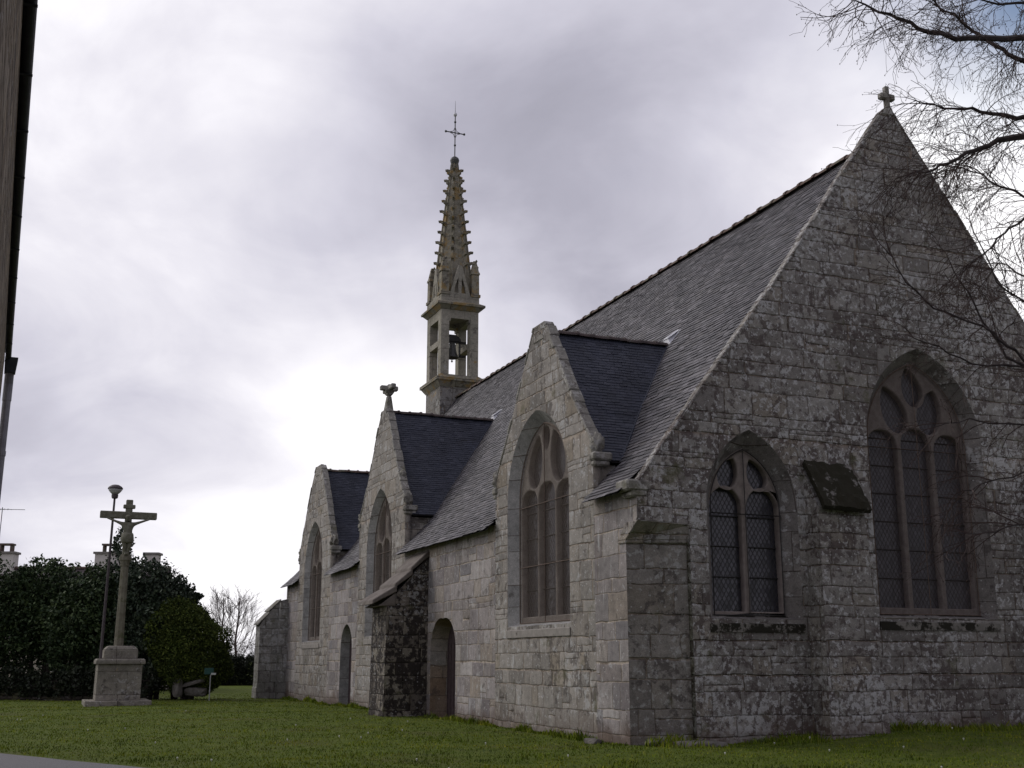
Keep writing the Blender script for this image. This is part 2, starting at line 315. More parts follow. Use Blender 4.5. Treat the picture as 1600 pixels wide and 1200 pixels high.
class MB:
    def __init__(s): s.v = []; s.f = []
    def add(s, vs, fs):
        b = len(s.v); s.v += [tuple(v) for v in vs]; s.f += [tuple(i + b for i in f) for f in fs]; return s
    def box(s, x0, x1, y0, y1, z0, z1, jit=0.):
        vs = [(x, y, z) for z in (z0, z1) for (x, y) in ((x0, y0), (x1, y0), (x1, y1), (x0, y1))]
        if jit: vs = [tuple(c + random.uniform(-jit, jit) for c in v) for v in vs]
        return s.add(vs, [(3, 2, 1, 0), (4, 5, 6, 7), (0, 1, 5, 4), (1, 2, 6, 5), (2, 3, 7, 6), (3, 0, 4, 7)])
    def hexa(s, bot, top):
        n = len(bot)
        return s.add(list(bot) + list(top), [tuple(range(n - 1, -1, -1)), tuple(range(n, 2 * n))] + [(i, (i + 1) % n, n + (i + 1) % n, n + i) for i in range(n)])
    def prism_y(s, prof, y0, y1):      # profile in (x,z)
        return s.hexa([(a, y0, b) for a, b in prof], [(a, y1, b) for a, b in prof])
    def prism_x(s, prof, x0, x1):      # profile in (y,z)
        return s.hexa([(x0, a, b) for a, b in prof], [(x1, a, b) for a, b in prof])
    def prism_z(s, prof, z0, z1):
        return s.hexa([(a, b, z0) for a, b in prof], [(a, b, z1) for a, b in prof])
    def tube(s, pts, rad, n=6, cap=True):
        pts = [Vector(p) for p in pts]
        if not hasattr(rad, '__len__'): rad = [rad] * len(pts)
        rings = []; b = len(s.v); up0 = None
        for i, p in enumerate(pts):
            t = (pts[min(i + 1, len(pts) - 1)] - pts[max(i - 1, 0)]).normalized()
            ref = up0 if up0 is not None else (Vector((0, 0, 1)) if abs(t.z) < .9 else Vector((1, 0, 0)))
            a = t.cross(ref); a = a.normalized() if a.length > 1e-6 else t.orthogonal().normalized(); bb = a.cross(t).normalized(); up0 = bb
            for k in range(n):
                th = 2 * math.pi * k / n; s.v.append(tuple(p + (a * math.cos(th) + bb * math.sin(th)) * rad[i]))
        for i in range(len(pts) - 1):
            for k in range(n):
                q = b + i * n; s.f.append((q + k, q + (k + 1) % n, q + n + (k + 1) % n, q + n + k))
        if cap:
            s.f.append(tuple(b + k for k in range(n - 1, -1, -1))); e = b + (len(pts) - 1) * n; s.f.append(tuple(e + k for k in range(n)))
        return s
    def lathe(s, prof, c=(0, 0, 0), n=16):
        b = len(s.v)
        for r, z in prof:
            for k in range(n):
                th = 2 * math.pi * k / n; s.v.append((c[0] + r * math.cos(th), c[1] + r * math.sin(th), c[2] + z))
        for i in range(len(prof) - 1):
            for k in range(n):
                q = b + i * n; s.f.append((q + k, q + (k + 1) % n, q + n + (k + 1) % n, q + n + k))
        s.f.append(tuple(b + k for k in range(n - 1, -1, -1))); e = b + (len(prof) - 1) * n; s.f.append(tuple(e + k for k in range(n)))
        return s
    def build(s, name, mat, parent=None, smooth=False, uv=True, recalc=True, bevel=0.):
        me = bpy.data.meshes.new(name); me.from_pydata(s.v, [], s.f); me.validate(); me.update()
        if recalc or bevel:
            bm = bmesh.new(); bm.from_mesh(me); bmesh.ops.recalc_face_normals(bm, faces=bm.faces)
            if bevel: bmesh.ops.bevel(bm, geom=bm.edges[:], offset=bevel, segments=1, affect='EDGES', clamp_overlap=True)
            bm.to_mesh(me); bm.free()
        return add_obj(name, me, mat, parent, smooth, uv)

def plate(name, outer, holes, d0, d1, axis, mat, parent, bevel=0.):
    """flat slab with openings. axis 'y': outline in (x,z), depth along y; axis 'x': outline in (y,z), depth along x"""
    cu = bpy.data.curves.new('outline', 'CURVE'); cu.dimensions = '2D'; cu.fill_mode = 'BOTH'
    cu.extrude = (d1 - d0) / 2 - bevel
    if bevel: cu.bevel_depth = bevel; cu.bevel_resolution = 1; cu.offset = -bevel
    for pl in [outer] + list(holes):
        sp = cu.splines.new('POLY'); sp.points.add(len(pl) - 1); sp.use_cyclic_u = True
        for p, (a, b) in zip(sp.points, pl): p.co = (a, b, 0, 1)
    o = bpy.data.objects.new('outline', cu); COL.objects.link(o)
    dg = bpy.context.evaluated_depsgraph_get(); dg.update()
    me = bpy.data.meshes.new_from_object(o.evaluated_get(dg), depsgraph=dg)
    bpy.data.objects.remove(o); bpy.data.curves.remove(cu)
    mid = (d0 + d1) / 2
    for v in me.vertices:
        a, b, c = v.co
        v.co = (a, mid + c, b) if axis == 'y' else (mid + c, a, b)
    bm = bmesh.new(); bm.from_mesh(me); bmesh.ops.remove_doubles(bm, verts=bm.verts, dist=1e-4); bmesh.ops.recalc_face_normals(bm, faces=bm.faces)
    bm.to_mesh(me); bm.free()
    return add_obj(name, me, mat, parent)

def arch(c, hw, z0, zs, za, n=14):
    """pointed-arch outline, anticlockwise from the lower left"""
    h = za - zs; Rr = (hw * hw + h * h) / (2 * hw); pts = [(c - hw, z0), (c + hw, z0)]
    a1 = math.atan2(h, Rr - hw)
    pts += [(c + hw - Rr + Rr * math.cos(a1 * i / n), zs + Rr * math.sin(a1 * i / n)) for i in range(n + 1)]
    pts += [(c - hw + Rr - Rr * math.cos(a1 * i / n), zs + Rr * math.sin(a1 * i / n)) for i in range(n - 1, -1, -1)]
    return pts
def teardrop(c, z, L, W, tilt, n=22, p=.55):
    out = []
    for i in range(n):
        t = 2 * math.pi * i / n; s_ = abs(math.sin(t / 2)) ** p
        x, y = -W * math.sin(t) * s_, L * math.cos(t)
        out.append((c + x * math.cos(tilt) - y * math.sin(tilt), z + x * math.sin(tilt) + y * math.cos(tilt)))
    return out
def loft(rings, closed=True):
    b = MB(); n = len(rings[0])
    for r in rings: b.v += [tuple(p) for p in r]
    for i in range(len(rings) - 1):
        for k in range(n if closed else n - 1):
            b.f.append((i * n + k, i * n + (k + 1) % n, (i + 1) * n + (k + 1) % n, (i + 1) * n + k))
    return b
def empty(name, loc=(0, 0, 0), rz=0., parent=None):
    o = bpy.data.objects.new(name, None); COL.objects.link(o); o.location = loc; o.rotation_euler = (0, 0, rz); o.empty_display_size = .3
    if parent: o.parent = parent
    return o
def tag(o, label=None, cat=None, group=None, kind=None):
    if label: o['label'] = label
    if cat: o['category'] = cat
    if group: o['group'] = group
    if kind: o['kind'] = kind
    return o

# ------------------------------------------------------------------ church : local x = across (v), y = along the nave away from the viewer (u), z up
YAW = R(22.4); ORG = Vector((2.26, 22.71, 0))
church = tag(empty('church', ORG, YAW), 'grey granite church with slate roof, three side gables and a spired belfry', 'church')
def to_world(v, u, z): return ORG + Vector((math.cos(YAW) * v - math.sin(YAW) * u, math.sin(YAW) * v + math.cos(YAW) * u, z))
def to_local(x, y):
    dx, dy = x - ORG.x, y - ORG.y
    return dx * math.cos(YAW) + dy * math.sin(YAW), -dx * math.sin(YAW) + dy * math.cos(YAW)
VC = 7.06; WEST = 33.2; E0 = -.5
ROOF = [(-.30, 4.80), (.40, 5.46), (1.1, 6.26), (VC, 13.75)]
def roof_z(v):
    v = v if v <= VC else 2 * VC - v
    for (a, b), (c, d) in zip(ROOF, ROOF[1:]):
        if v <= c: return b + (d - b) * (v - a) / (c - a)
    return ROOF[-1][1]

# --- windows (a: coordinate along the wall)
def window(axis, c, hw_o, hw_i, z0, zs, za_o, za_i, face, rec, kind, dress, trac, net=None, sill_mat=None, glass='glass'):
    """reveal, tracery, glass, bars, netting, sill of one pointed window. face: wall plane, rec: depth of the reveal (inwards +)"""
    P = (lambda a, d, b: (a, face + d, b)) if axis == 'y' else (lambda a, d, b: (face + d, a, b))
    w = loft([[P(a, 0, b) for a, b in arch(c, hw_o, z0, zs, za_o)], [P(a, rec, b) for a, b in arch(c, hw_i, z0 + .06, zs, za_i)]]).build('window', dress, church)
    holes = []
    if kind == 3:
        k = hw_i / 1.4; lw = .405 * k
        for s_ in (-1, 0, 1): holes.append(arch(c + s_ * .935 * k, lw, z0 + .22, zs - (.10 if s_ else .02), zs + (.26 if s_ else .34), 8))
        if axis == 'y':
            holes += [teardrop(c - .56 * k, zs + .76, .56, .40, .42), teardrop(c + .50 * k, zs + .78, .54, .41, -.30), teardrop(c + .02, zs + 1.32, .46, .34, .25)]
        else:
            holes += [teardrop(c - .57 * k, zs + .90, .66, .46, -.30), teardrop(c + .57 * k, zs + .90, .66, .46, .30), teardrop(c, zs + 1.40, .30, .25, math.pi)]
    else:
        for s_ in (-1, 1):
            holes.append(arch(c + s_ * .45, .385, z0 + .16, zs + .0, zs + .40, 8))
            holes.append(teardrop(c + s_ * .34, zs + .70, .34, .27, s_ * .42))
    if axis == 'x': holes = [[(c + s_ * .935 * k + (a - c - s_ * .935 * k) * 1.07, b) for a, b in h_] if i_ < 3 else h_ for i_, (h_, s_) in enumerate(zip(holes, (-1, 0, 1, 0, 0, 0)))]
    plate('tracery', arch(c, hw_o, z0, zs, za_o), holes, face + rec, face + rec + .20, axis, trac, w, .03)
    me = MB().add([P(a, rec + .15, b) for a, b in arch(c, hw_i, z0 + .1, zs, za_i)], [tuple(range(len(arch(c, hw_i, z0, zs, za_i))))])
    me.build('pane', M[glass], w)
    b = MB()
    zz = z0 + .85
    while zz < zs + .1:
        b.tube([P(c - hw_i, rec + .13, zz), P(c + hw_i, rec + .13, zz)], .014, 4); zz += .62
    b.build('saddle_bar', M['iron'], w)
    g = MB(); rad = .014; ins = rec - .05
    pts = [P(a, ins, b_) for a, b_ in arch(c, hw_i - .02, z0 + .08, zs, za_i - .03)]
    g.tube(pts + [pts[0]], rad, 4, False)
    for zz in (zs - .15, (z0 + zs) / 2 - .1 if kind == 3 and axis == 'x' else zs - .15): g.tube([P(c - hw_i, ins, zz), P(c + hw_i, ins, zz)], rad * .8, 4)
    g.tube([P(c, ins, z0 + .06), P(c, ins, za_i - .05)], rad * .8, 4)
    g.build('guard_frame', M['rust'] if net else M['iron'], w)
    if net:
        MB().add([P(a, ins + .016, b_) for a, b_ in arch(c, hw_i, z0 + .07, zs, za_i)], [tuple(range(len(pts)))]).build('wire_screen', M[net], w)
    # sloping sill, a little proud of the wall
    s = MB(); e = -.03
    s.hexa([P(c - hw_o - .02, e, z0 - .26), P(c + hw_o + .02, e, z0 - .26), P(c + hw_o + .02, rec, z0 - .26), P(c - hw_o - .02, rec, z0 - .26)],
           [P(c - hw_o - .02, e, z0 - .10), P(c + hw_o + .02, e, z0 - .10), P(c + hw_i, rec + .02, z0 + .10), P(c - hw_i, rec + .02, z0 + .10)])
    s.build('sill', sill_mat or M['sill'], w)
    return w

WN = [(4.42, 1.80, 1.52, 2.36, 5.36, 7.42, 7.16), (17.90, 1.56, 1.30, 2.36, 5.30, 7.36, 7.12), (27.95, 1.66, 1.38, 2.30, 5.25, 7.30, 7.08)]
for (c, ho, hi, z0, zs, ao, ai) in WN:
    window('x', c, ho, hi, z0, zs, ao, ai, 0., .26, 3, M['dress'], M['trac_n'], 'net', M['sill_n'])
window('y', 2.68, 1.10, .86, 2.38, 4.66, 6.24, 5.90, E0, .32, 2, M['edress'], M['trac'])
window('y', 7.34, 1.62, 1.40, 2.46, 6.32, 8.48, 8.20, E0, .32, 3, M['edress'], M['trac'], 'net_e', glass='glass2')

# --- doors
def door(c, hw, zs, za, depth, dress):
    ow = arch(c, hw, -.3, zs, za); iw = arch(c, hw - .05, -.3, zs, za - .05)
    d = loft([[(0, a, b) for a, b in ow], [(depth, a, b) for a, b in iw]]).build('door', dress, church)
    plate('door_leaf', iw, [], depth, depth + .06, 'x', M['wood'], d)
    b = MB()
    k = c - hw + .2
    while k < c + hw: b.box(depth - .012, depth + .004, k - .012, k + .012, -.2, zs + .2); k += .26
    b.build('batten', M['wood'], d)
    r = MB(); r.tube([(depth - .03, c - hw * .5, 1.02), (depth - .06, c - hw * .5, .95), (depth - .03, c - hw * .5, .88)], .015, 5); r.build('handle', M['iron'], d)
    return ow
D1 = door(11.05, 1.08, 1.85, 2.72, .50, M['warmrev']); D2 = door(21.95, .84, 1.95, 2.86, .34, M['dress'])

# --- north wall and its three gables
G = [dict(c=4.22, prof=[(2.82, 5.70), (2.84, 6.10), (2.22, 6.85), (1.72, 7.50), (1.12, 8.35), (.62, 9.08), (.40, 9.40), (.30, 9.52)]),
     dict(c=17.72, prof=[(2.80, 6.10), (2.78, 6.62), (1.96, 7.62), (1.14, 8.85), (.66, 9.60), (.38, 9.95), (.24, 10.10)]),
     dict(c=27.75, prof=[(2.95, 5.85), (2.98, 6.20), (2.58, 6.88), (1.76, 8.02), (1.12, 8.90), (.62, 9.44), (.34, 9.66)])]
TH = .62
def rough_line(p, q, n, amp):
    return [(p[0] + (q[0] - p[0]) * i / n + random.uniform(-amp, amp), p[1] + (q[1] - p[1]) * i / n + random.uniform(-amp, amp)) for i in range(1, n)]
edges = []
for g in G: edges += [g['c'] - 2.82 if g is G[0] else g['c'] - g['prof'][0][0], g['c'] + g['prof'][0][0]]
holesN = [arch(c, ho, z0, zs, ao) for (c, ho, hi, z0, zs, ao, ai) in WN]
xs = [(-.48, edges[0]), (edges[1], edges[2]), (edges[3], edges[4]), (edges[5], WEST)]
plate('side_wall', [(.0, -.4), (edges[0], -.4), (edges[0], 4.95), (-.48, 4.95), (-.48, 4.30), (0, 3.86)], [], 0, TH, 'x', M['north'], church)
plate('side_wall', [(edges[1], -.4), (edges[2], -.4), (edges[2], 4.95), (edges[1], 4.95)], [D1], 0, TH, 'x', M['north'], church)
plate('side_wall', [(edges[3], -.4), (edges[4], -.4), (edges[4], 4.95), (edges[3], 4.95)], [D2], 0, TH, 'x', M['north'], church)
plate('side_wall', [(edges[5], -.4), (WEST, -.4), (WEST, 4.95), (edges[5], 4.95)], [], 0, TH, 'x', M['north'], church)

def coping_run(pts, P, name, mat, parent, d0, d1, th=.13, up=.03, step=.55):
    """row of separately cut coping stones along a sloping wall head"""
    b = MB()
    for (p, q) in zip(pts, pts[1:]):
        L = math.dist(p, q); n = max(1, round(L / step)); t = ((q[0] - p[0]) / L, (q[1] - p[1]) / L); nn = (-t[1], t[0])
        if nn[1] < 0: nn = (-nn[0], -nn[1])
        for i in range(n):
            a0, a1 = i * L / n + .004, (i + 1) * L / n - .004; j = random.uniform(-.018, .018); k = random.uniform(-.02, .02)
            def pt(s_, o_): return (p[0] + t[0] * s_ + nn[0] * o_, p[1] + t[1] * s_ + nn[1] * o_)
            quad = [pt(a0, up - th), pt(a1, up - th), pt(a1, up + j), pt(a0, up + j + random.uniform(-.01, .01))]
            b.hexa([P(a, d0 + k, z) for a, z in quad], [P(a, d1 + k, z) for a, z in quad])
    return b.build(name, mat, parent, bevel=.02)

for gi, g in enumerate(G):
    c = g['c']; pr = g['prof']
    L_ = [(c + a, z) for a, z in pr]; R_ = [(c - a, z) for a, z in pr]
    low = R_[0][0]; high = L_[0][0]
    top_r = [R_[0]] + [p for s_ in [([a] + rough_line(a, b, 3, .012)) for a, b in zip(R_[1:], R_[2:])] for p in s_] + [R_[-1]]
    top_l = [L_[0]] + [p for s_ in [([a] + rough_line(a, b, 3, .012)) for a, b in zip(L_[1:], L_[2:])] for p in s_] + [L_[-1]]
    out = [(low, -.4), (high, -.4)] + top_l + top_r[::-1]
    sg = plate('side_gable', out, [holesN[gi]], 0, .22, 'x', M['sgable'], church)
    Pm = lambda a, d, z: (d, a, z)
    coping_run(R_[1:], Pm, 'coping', M['coping'], sg, -.012, .25, .085, .03, .5)
    coping_run(L_[1:], Pm, 'coping', M['coping'], sg, -.012, .25, .085, .03, .5)
    # kneelers with a worn crouching beast, and crockets up the slope
    for s_, (a, z) in ((-1, R_[1]), (1, L_[1])):
        k = MB(); k.box(-.05, .40, a - .14, a + .14, z - .38, z - .20); k.box(-.03, .36, a - .10, a + .10, z - .50, z - .38)
        ko = k.build('kneeler', M['coping'], sg, bevel=.035)
        bm = bmesh.new(); bmesh.ops.create_icosphere(bm, subdivisions=3, radius=1)
        for v in bm.verts:
            n_ = mnoise.noise(v.co * 2.1 + Vector((gi * 3, s_, 0))) * .28
            v.co = Vector((v.co.x * .14 + .10, v.co.y * .12 + a, v.co.z * .24 + z - .02)) + v.co * n_ * .4
        me = bpy.data.meshes.new('beast'); bm.to_mesh(me); bm.free()
        add_obj('carved_beast', me, M['coping'], sg, True)
    if gi == 1:
        for s_ in (-1, 1):
            k = MB(); k.lathe([(.02, -.12), (.11, -.08), (.13, .03), (.07, .12), (.02, .14)], (.12, c + s_ * 2.05, 7.55), 7); k.build('crocket', M['coping'], sg)
        f = MB(); f.hexa([(.02, c - .24, 9.98), (.30, c - .24, 9.98), (.30, c + .24, 9.98), (.02, c + .24, 9.98)], [(.09, c - .09, 10.62), (.24, c - .09, 10.62), (.24, c + .09, 10.62), (.09, c + .09, 10.62)])
        f.hexa([(.08, c - .09, 10.62), (.25, c - .09, 10.62), (.25, c + .09, 10.62), (.08, c + .09, 10.62)], [(-.03, c - .24, 10.82), (.36, c - .24, 10.82), (.36, c + .24, 10.82), (-.03, c + .24, 10.82)])
        f.box(.08, .26, c - .56, c + .56, 10.80, 10.97); f.box(-.16, .48, c - .10, c + .10, 10.81, 10.98); f.box(.10, .24, c - .09, c + .09, 10.97, 11.04)
        f.build('stone_cross', M['coping'], sg, bevel=.03)
    else:
        f = MB(); zt = pr[-1][1]
        f.hexa([(-.03, c - .36, zt - .46), (.30, c - .36, zt - .46), (.30, c + .36, zt - .46), (-.03, c + .36, zt - .46)], [(.06, c - .13, zt + .08), (.26, c - .13, zt + .08), (.26, c + .13, zt + .08), (.06, c + .13, zt + .08)])
        f.build('finial_stub', M['coping'], sg, bevel=.05)
    # cheek walls
    for a in (low + .04, high - .34):
        MB().box(.215, 1.35, a, a + .30, 4.2, pr[0][1] - .05).build('cheek_wall', M['sgable'], sg)

# --- east gable
EG = [(.0, 5.02), (3.36, 9.38), (VC - .16, 14.34), (VC + .16, 14.34), (2 * VC - 3.36, 9.38), (2 * VC, 5.02)]
edge = [EG[0]] + rough_line(EG[0], EG[1], 9, .014) + [EG[1]] + rough_line(EG[1], EG[2], 9, .014) + [EG[2], EG[3]] + rough_line(EG[3], EG[4], 9, .014) + [EG[4]] + rough_line(EG[4], EG[5], 9, .014) + [EG[5]]
egab = plate('gable_wall', [(1.165, -.4), (2 * VC, -.4)] + edge[::-1] + [(.02, 4.26), (1.165, 4.22)],
             [arch(2.68, 1.10, 2.38, 4.66, 6.24), arch(7.34, 1.62, 2.46, 6.32, 8.48)], E0, E0 + .19, 'y', M['gable'], church)
Py = lambda a, d, z: (a, d, z)
coping_run([EG[0], EG[1], EG[2]], Py, 'coping', M['gable'], egab, E0 - .012, E0 + .23, .06, .012, .55)
coping_run([EG[3], EG[4], EG[5]], Py, 'coping', M['gable'], egab, E0 - .012, E0 + .23, .06, .012, .55)
k = MB(); k.box(-.22, .30, E0 - .03, E0 + .5, 4.82, 5.05); k.box(-.12, .25, E0 - .02, E0 + .45, 4.70, 4.84); k.build('kneeler', M['coping'], egab, bevel=.04)
f = MB(); zc = 14.34
f.hexa([(VC - .22, E0 - .02, zc - .12), (VC + .22, E0 - .02, zc - .12), (VC + .22, E0 + .33, zc - .12), (VC - .22, E0 + .33, zc - .12)], [(VC - .0, E0 + .02, zc + .14), (VC + .17, E0 + .02, zc + .14), (VC + .17, E0 + .2, zc + .14), (VC - .0, E0 + .2, zc + .14)])
f.box(VC + .02, VC + .15, E0 + .03, E0 + .17, zc + .10, zc + .70)
f.box(VC - .13, VC + .30, E0 + .02, E0 + .18, zc + .34, zc + .50)
f.build('stone_cross', M['coping'], egab, bevel=.03)
# corner cut back below, ledge over it
pf = [(.0, .0), (1.16, -.36), (1.6, -.30), (1.6, .6), (.0, .6)]
MB().prism_z([(.003, .0), (1.16, -.36), (1.5, -.3), (1.5, .5), (.003, .5)], -.4, 3.86).build('corner_pier', M['pier'], church)
lg = MB(); lg.hexa([(-.03, -.03, 3.84), (1.22, -.43, 3.84), (1.22, -.1, 3.84), (-.03, .30, 3.84)], [(-.035, -.045, 3.90), (1.23, -.45, 3.90), (1.22, -.1, 3.90), (-.03, .30, 3.90)])
lg.hexa([(-.035, -.045, 3.901), (1.23, -.45, 3.901), (1.22, -.1, 3.901), (-.03, .30, 3.901)], [(-.006, E0 - .015, 4.25), (1.21, E0 - .015, 4.21), (1.2, -.1, 4.20), (-.006, .0, 4.25)])
lg.build('corner_ledge', M['sgable'], church, bevel=.012)
# other walls that close the building
plate('gable_wall', [(.0, -.4), (2 * VC, -.4), (2 * VC, 4.95), (VC, 13.6), (0, 4.95)], [], WEST - .6, WEST, 'y', M['sgable'], church)
MB().box(2 * VC - .6, 2 * VC, .12, WEST - .6, -.4, 4.95).build('side_wall', M['north'], church)

# --- buttresses
def buttress(body, cap, mat, capmat):
    b = body.build('buttress', mat, church)
    cap.build('weathering', capmat, b, bevel=.0 if capmat is M['mosscap'] else .02); return b
for v0 in (3.98, 10.15):
    b = MB(); v1 = v0 + 1.16
    b.hexa([(v0 - .16, E0 + .02, -.4), (v0 - .16, E0 - .60, -.4), (v1 + .16, E0 - .60, -.4), (v1 + .16, E0 + .02, -.4)],
           [(v0, E0 + .02, 4.62), (v0, E0 - .44, 4.62), (v1, E0 - .44, 4.62), (v1, E0 + .02, 4.62)])
    b.hexa([(v0, E0 + .02, 4.62), (v0, E0 - .44, 4.62), (v1, E0 - .44, 4.62), (v1, E0 + .02, 4.62)], [(v0, E0 + .02, 5.45), (v0, E0 - .01, 5.45), (v1, E0 - .01, 5.45), (v1, E0 + .02, 5.45)])
    cp = MB(); na, nb_ = 14, 10; gv = []
    for lay in (0, 1):
        for i in range(nb_ + 1):
            for k in range(na + 1):
                t = i / nb_; x = v0 - .01 + (v1 + .03 - v0) * k / na; q = Vector((x * 4, t * 5, v0))
                wob = .045 * mnoise.noise(q) + .03 * mnoise.noise(q * 2.7)
                y = E0 - .59 + .59 * t + (.05 * mnoise.noise(Vector((x * 3, 1, v0))) if i == 0 else 0); z = 4.58 + 1.02 * t ** .92 - .03 * (x - v0)
                gv.append((x, y - (.10 + wob) * lay * .7, z + (.10 + wob) * lay * .8))
    m1 = (na + 1) * (nb_ + 1); gf = []
    for i in range(nb_):
        for k in range(na):
            a_ = i * (na + 1) + k; gf += [(a_, a_ + 1, a_ + na + 2, a_ + na + 1), (m1 + a_, m1 + a_ + na + 1, m1 + a_ + na + 2, m1 + a_ + 1)]
    rim = [k for k in range(na)] + [i * (na + 1) + na for i in range(nb_)] + [nb_ * (na + 1) + k for k in range(na, 0, -1)] + [i * (na + 1) for i in range(nb_, 0, -1)]
    for a_, b_ in zip(rim, rim[1:] + rim[:1]): gf.append((a_, b_, m1 + b_, m1 + a_))
    cp.add(gv, gf)
    buttress(b, cp, M['gable'], M['mosscap'])
# big black one on the north side
b = MB(); b.prism_y([(.02, -.4), (-1.30, -.4), (-1.26, 3.15), (.02, 4.62)], 12.42, 13.95)
cp = MB()
for (v0, z0, v1, z1) in ((-1.72, 3.16, -.98, 3.66), (-1.06, 3.64, -.50, 4.16), (-.58, 4.12, .0, 4.72)):
    cp.prism_y([(v0, z0 - .02), (v1, z1 - .14), (v1, z1 + .05), (v0 + .02, z0 + .12)], 12.36 + random.uniform(-.02, .02), 14.02)
cp.prism_y([(-1.5, 3.1), (-1.0, 3.1), (-1.0, 3.5)], 12.40, 13.97)
buttress(b, cp, M['black'], M['capst'])
# west end one
b = MB(); b.prism_y([(.25, -.4), (-1.24, -.4), (-1.24, .35), (-1.2, .38), (-1.2, 3.12), (-.82, 3.66), (-.36, 4.2), (.25, 4.35)], 32.95, 34.0)
cp = MB()
for (v0, z0, v1, z1) in ((-1.30, 3.10, -.80, 3.66), (-.84, 3.70, -.30, 4.24)): cp.prism_y([(v0, z0), (v1, z1 - .02), (v1, z1 + .05), (v0, z0 + .08)], 32.91, 34.04)
buttress(b, cp, M['wbut'], M['coping'])
bb = MB(); bb.box(-.38, .1, 32.6, 33.0, -.4, 4.1); bb.build('buttress_return', M['wbut'], church)

# --- roofs: every slate a leaf of its own
def slates(rings, mat, name, parent, wid=.24, exp=.115, keep=None, lift=.010, over=1.35):
    """rings: function (s,t)->(point, normal) ; given instead as list of slope polylines: [(p0(t0), p1(t1), ...)]"""
    (A, B) = rings          # two polylines (bottom to top) at the two ends; slates run between them
    A = [Vector(p) for p in A]; B = [Vector(p) for p in B]
    def lin(P, s):
        acc = 0; tot = [ (P[i+1]-P[i]).length for i in range(len(P)-1)]
        T = sum(tot); s = min(s, .99999) * T
        for i, L in enumerate(tot):
            if s <= L: return P[i] + (P[i+1]-P[i]) * (s / L)
            s -= L
        return P[-1]
    LA = max(sum((A[i+1]-A[i]).length for i in range(len(A)-1)), sum((B[i+1]-B[i]).length for i in range(len(B)-1)))
    n = max(2, int(LA / exp)); V = []; Fc = []
    for i in range(n):
        s0 = i / n; s1 = min(1., (i + over) / n)
        a0, b0, a1, b1 = lin(A, s0), lin(B, s0), lin(A, s1), lin(B, s1)
        W = (b0 - a0).length; m_ = max(1, int(W / wid)); nrm = (b0 - a0).cross(a1 - a0)
        if nrm.length < 1e-9: continue
        nrm.normalize()
        if nrm.z < 0: nrm = -nrm
        cuts = [0.] + [ (k + (.5 if i % 2 else 0.) + random.uniform(-.12, .12)) / m_ for k in range(1, m_)] + [1.]
        cuts = [min(1., c_) for c_ in cuts]
        for k in range(len(cuts) - 1):
            c0, c1 = cuts[k] + .003 / max(W, .1), cuts[k + 1] - .003 / max(W, .1)
            if c1 - c0 < .01 / max(W, .1): continue
            p0 = a0.lerp(b0, c0); p1 = a0.lerp(b0, c1); p2 = a1.lerp(b1, c1); p3 = a1.lerp(b1, c0)
            if keep and not keep((p0 + p1 + p2 + p3) / 4): continue
            p0, p1, p2, p3 = [q_ + nrm * (.035 * mnoise.noise(q_ * .45) + .012 * mnoise.noise(q_ * 1.6)) for q_ in (p0, p1, p2, p3)]
            dn = (p0 - p3).normalized(); j = random.uniform(-.012, .012); l1 = lift * random.uniform(.8, 1.7)
            p0 = p0 + nrm * l1 + dn * (j + random.uniform(-.004, .004)); p1 = p1 + nrm * (l1 + random.uniform(-.004, .004)) + dn * j
            q0 = p0 - nrm * .007; q1 = p1 - nrm * .007
            b_ = len(V); V += [p0, p1, p2, p3, q0, q1]; Fc += [(b_, b_ + 1, b_ + 2, b_ + 3), (b_ + 4, b_ + 5, b_ + 1, b_)]
    me = bpy.data.meshes.new(name); me.from_pydata([tuple(v) for v in V], [], Fc); me.update()
    return add_obj(name, me, mat, parent)
E1 = E0 + .20; W1 = WEST + .25
def dorm_z(u):
    return max((gz(g, u) for g in G))
def gz(g, u):
    a = abs(u - g['c']); pr = g['rp']
    for (a0, z0), (a1, z1) in zip(pr, pr[1:]):
        if a1 <= a <= a0: return z0 + (z1 - z0) * (a0 - a) / (a0 - a1)
    return -9
for g, eave, ridge in zip(G, (5.72, 6.12, 5.86), (9.36, 10.05, 9.50)):
    w0 = g['prof'][0][0] + .10
    g['rp'] = [(w0, eave), (w0 * .62, eave + (ridge - eave) * .335), (0., ridge)]
    g['ridge'] = ridge
def main_keep(p):
    if p.x > TH - .15: return dorm_z(p.y) < p.z + .06
    return not any(abs(p.y - g['c']) < g['prof'][0][0] - .02 for g in G)
main = slates(([(v, E1, z) for v, z in ROOF], [(v, W1, z) for v, z in ROOF]), M['slate'], 'roof', church, .27, .125, main_keep, .016)
dk = MB()
# boards under the slates; the eaves strip is left out where the side gables rise
dk.add([(.45, E1 + .05, roof_z(.45) - .03), (.45, W1 - .02, roof_z(.45) - .03), (1.1, W1 - .02, 6.23), (1.1, E1 + .05, 6.23), (VC, W1 - .02, 13.72), (VC, E1 + .05, 13.72)], [(0, 1, 2, 3), (3, 2, 4, 5)])
for (u0, u1) in ((E1 + .05, edges[0]), (edges[1], edges[2]), (edges[3], edges[4]), (edges[5], W1 - .02)):
    dk.add([(-.27, u0, 4.795), (-.27, u1, 4.795), (.45, u1, roof_z(.45) - .03), (.45, u0, roof_z(.45) - .03)], [(0, 1, 2, 3)])
dk.build('roof_board', M['deck'], main, recalc=False)
so_ = MB(); so_.add([(2 * VC - v, E1 + .05, z - .01) for v, z in ROOF] + [(2 * VC - v, W1, z - .01) for v, z in ROOF], [(i, i + 1, i + 5, i + 4) for i in range(3)]); so_.build('roof', M['slate'], church)

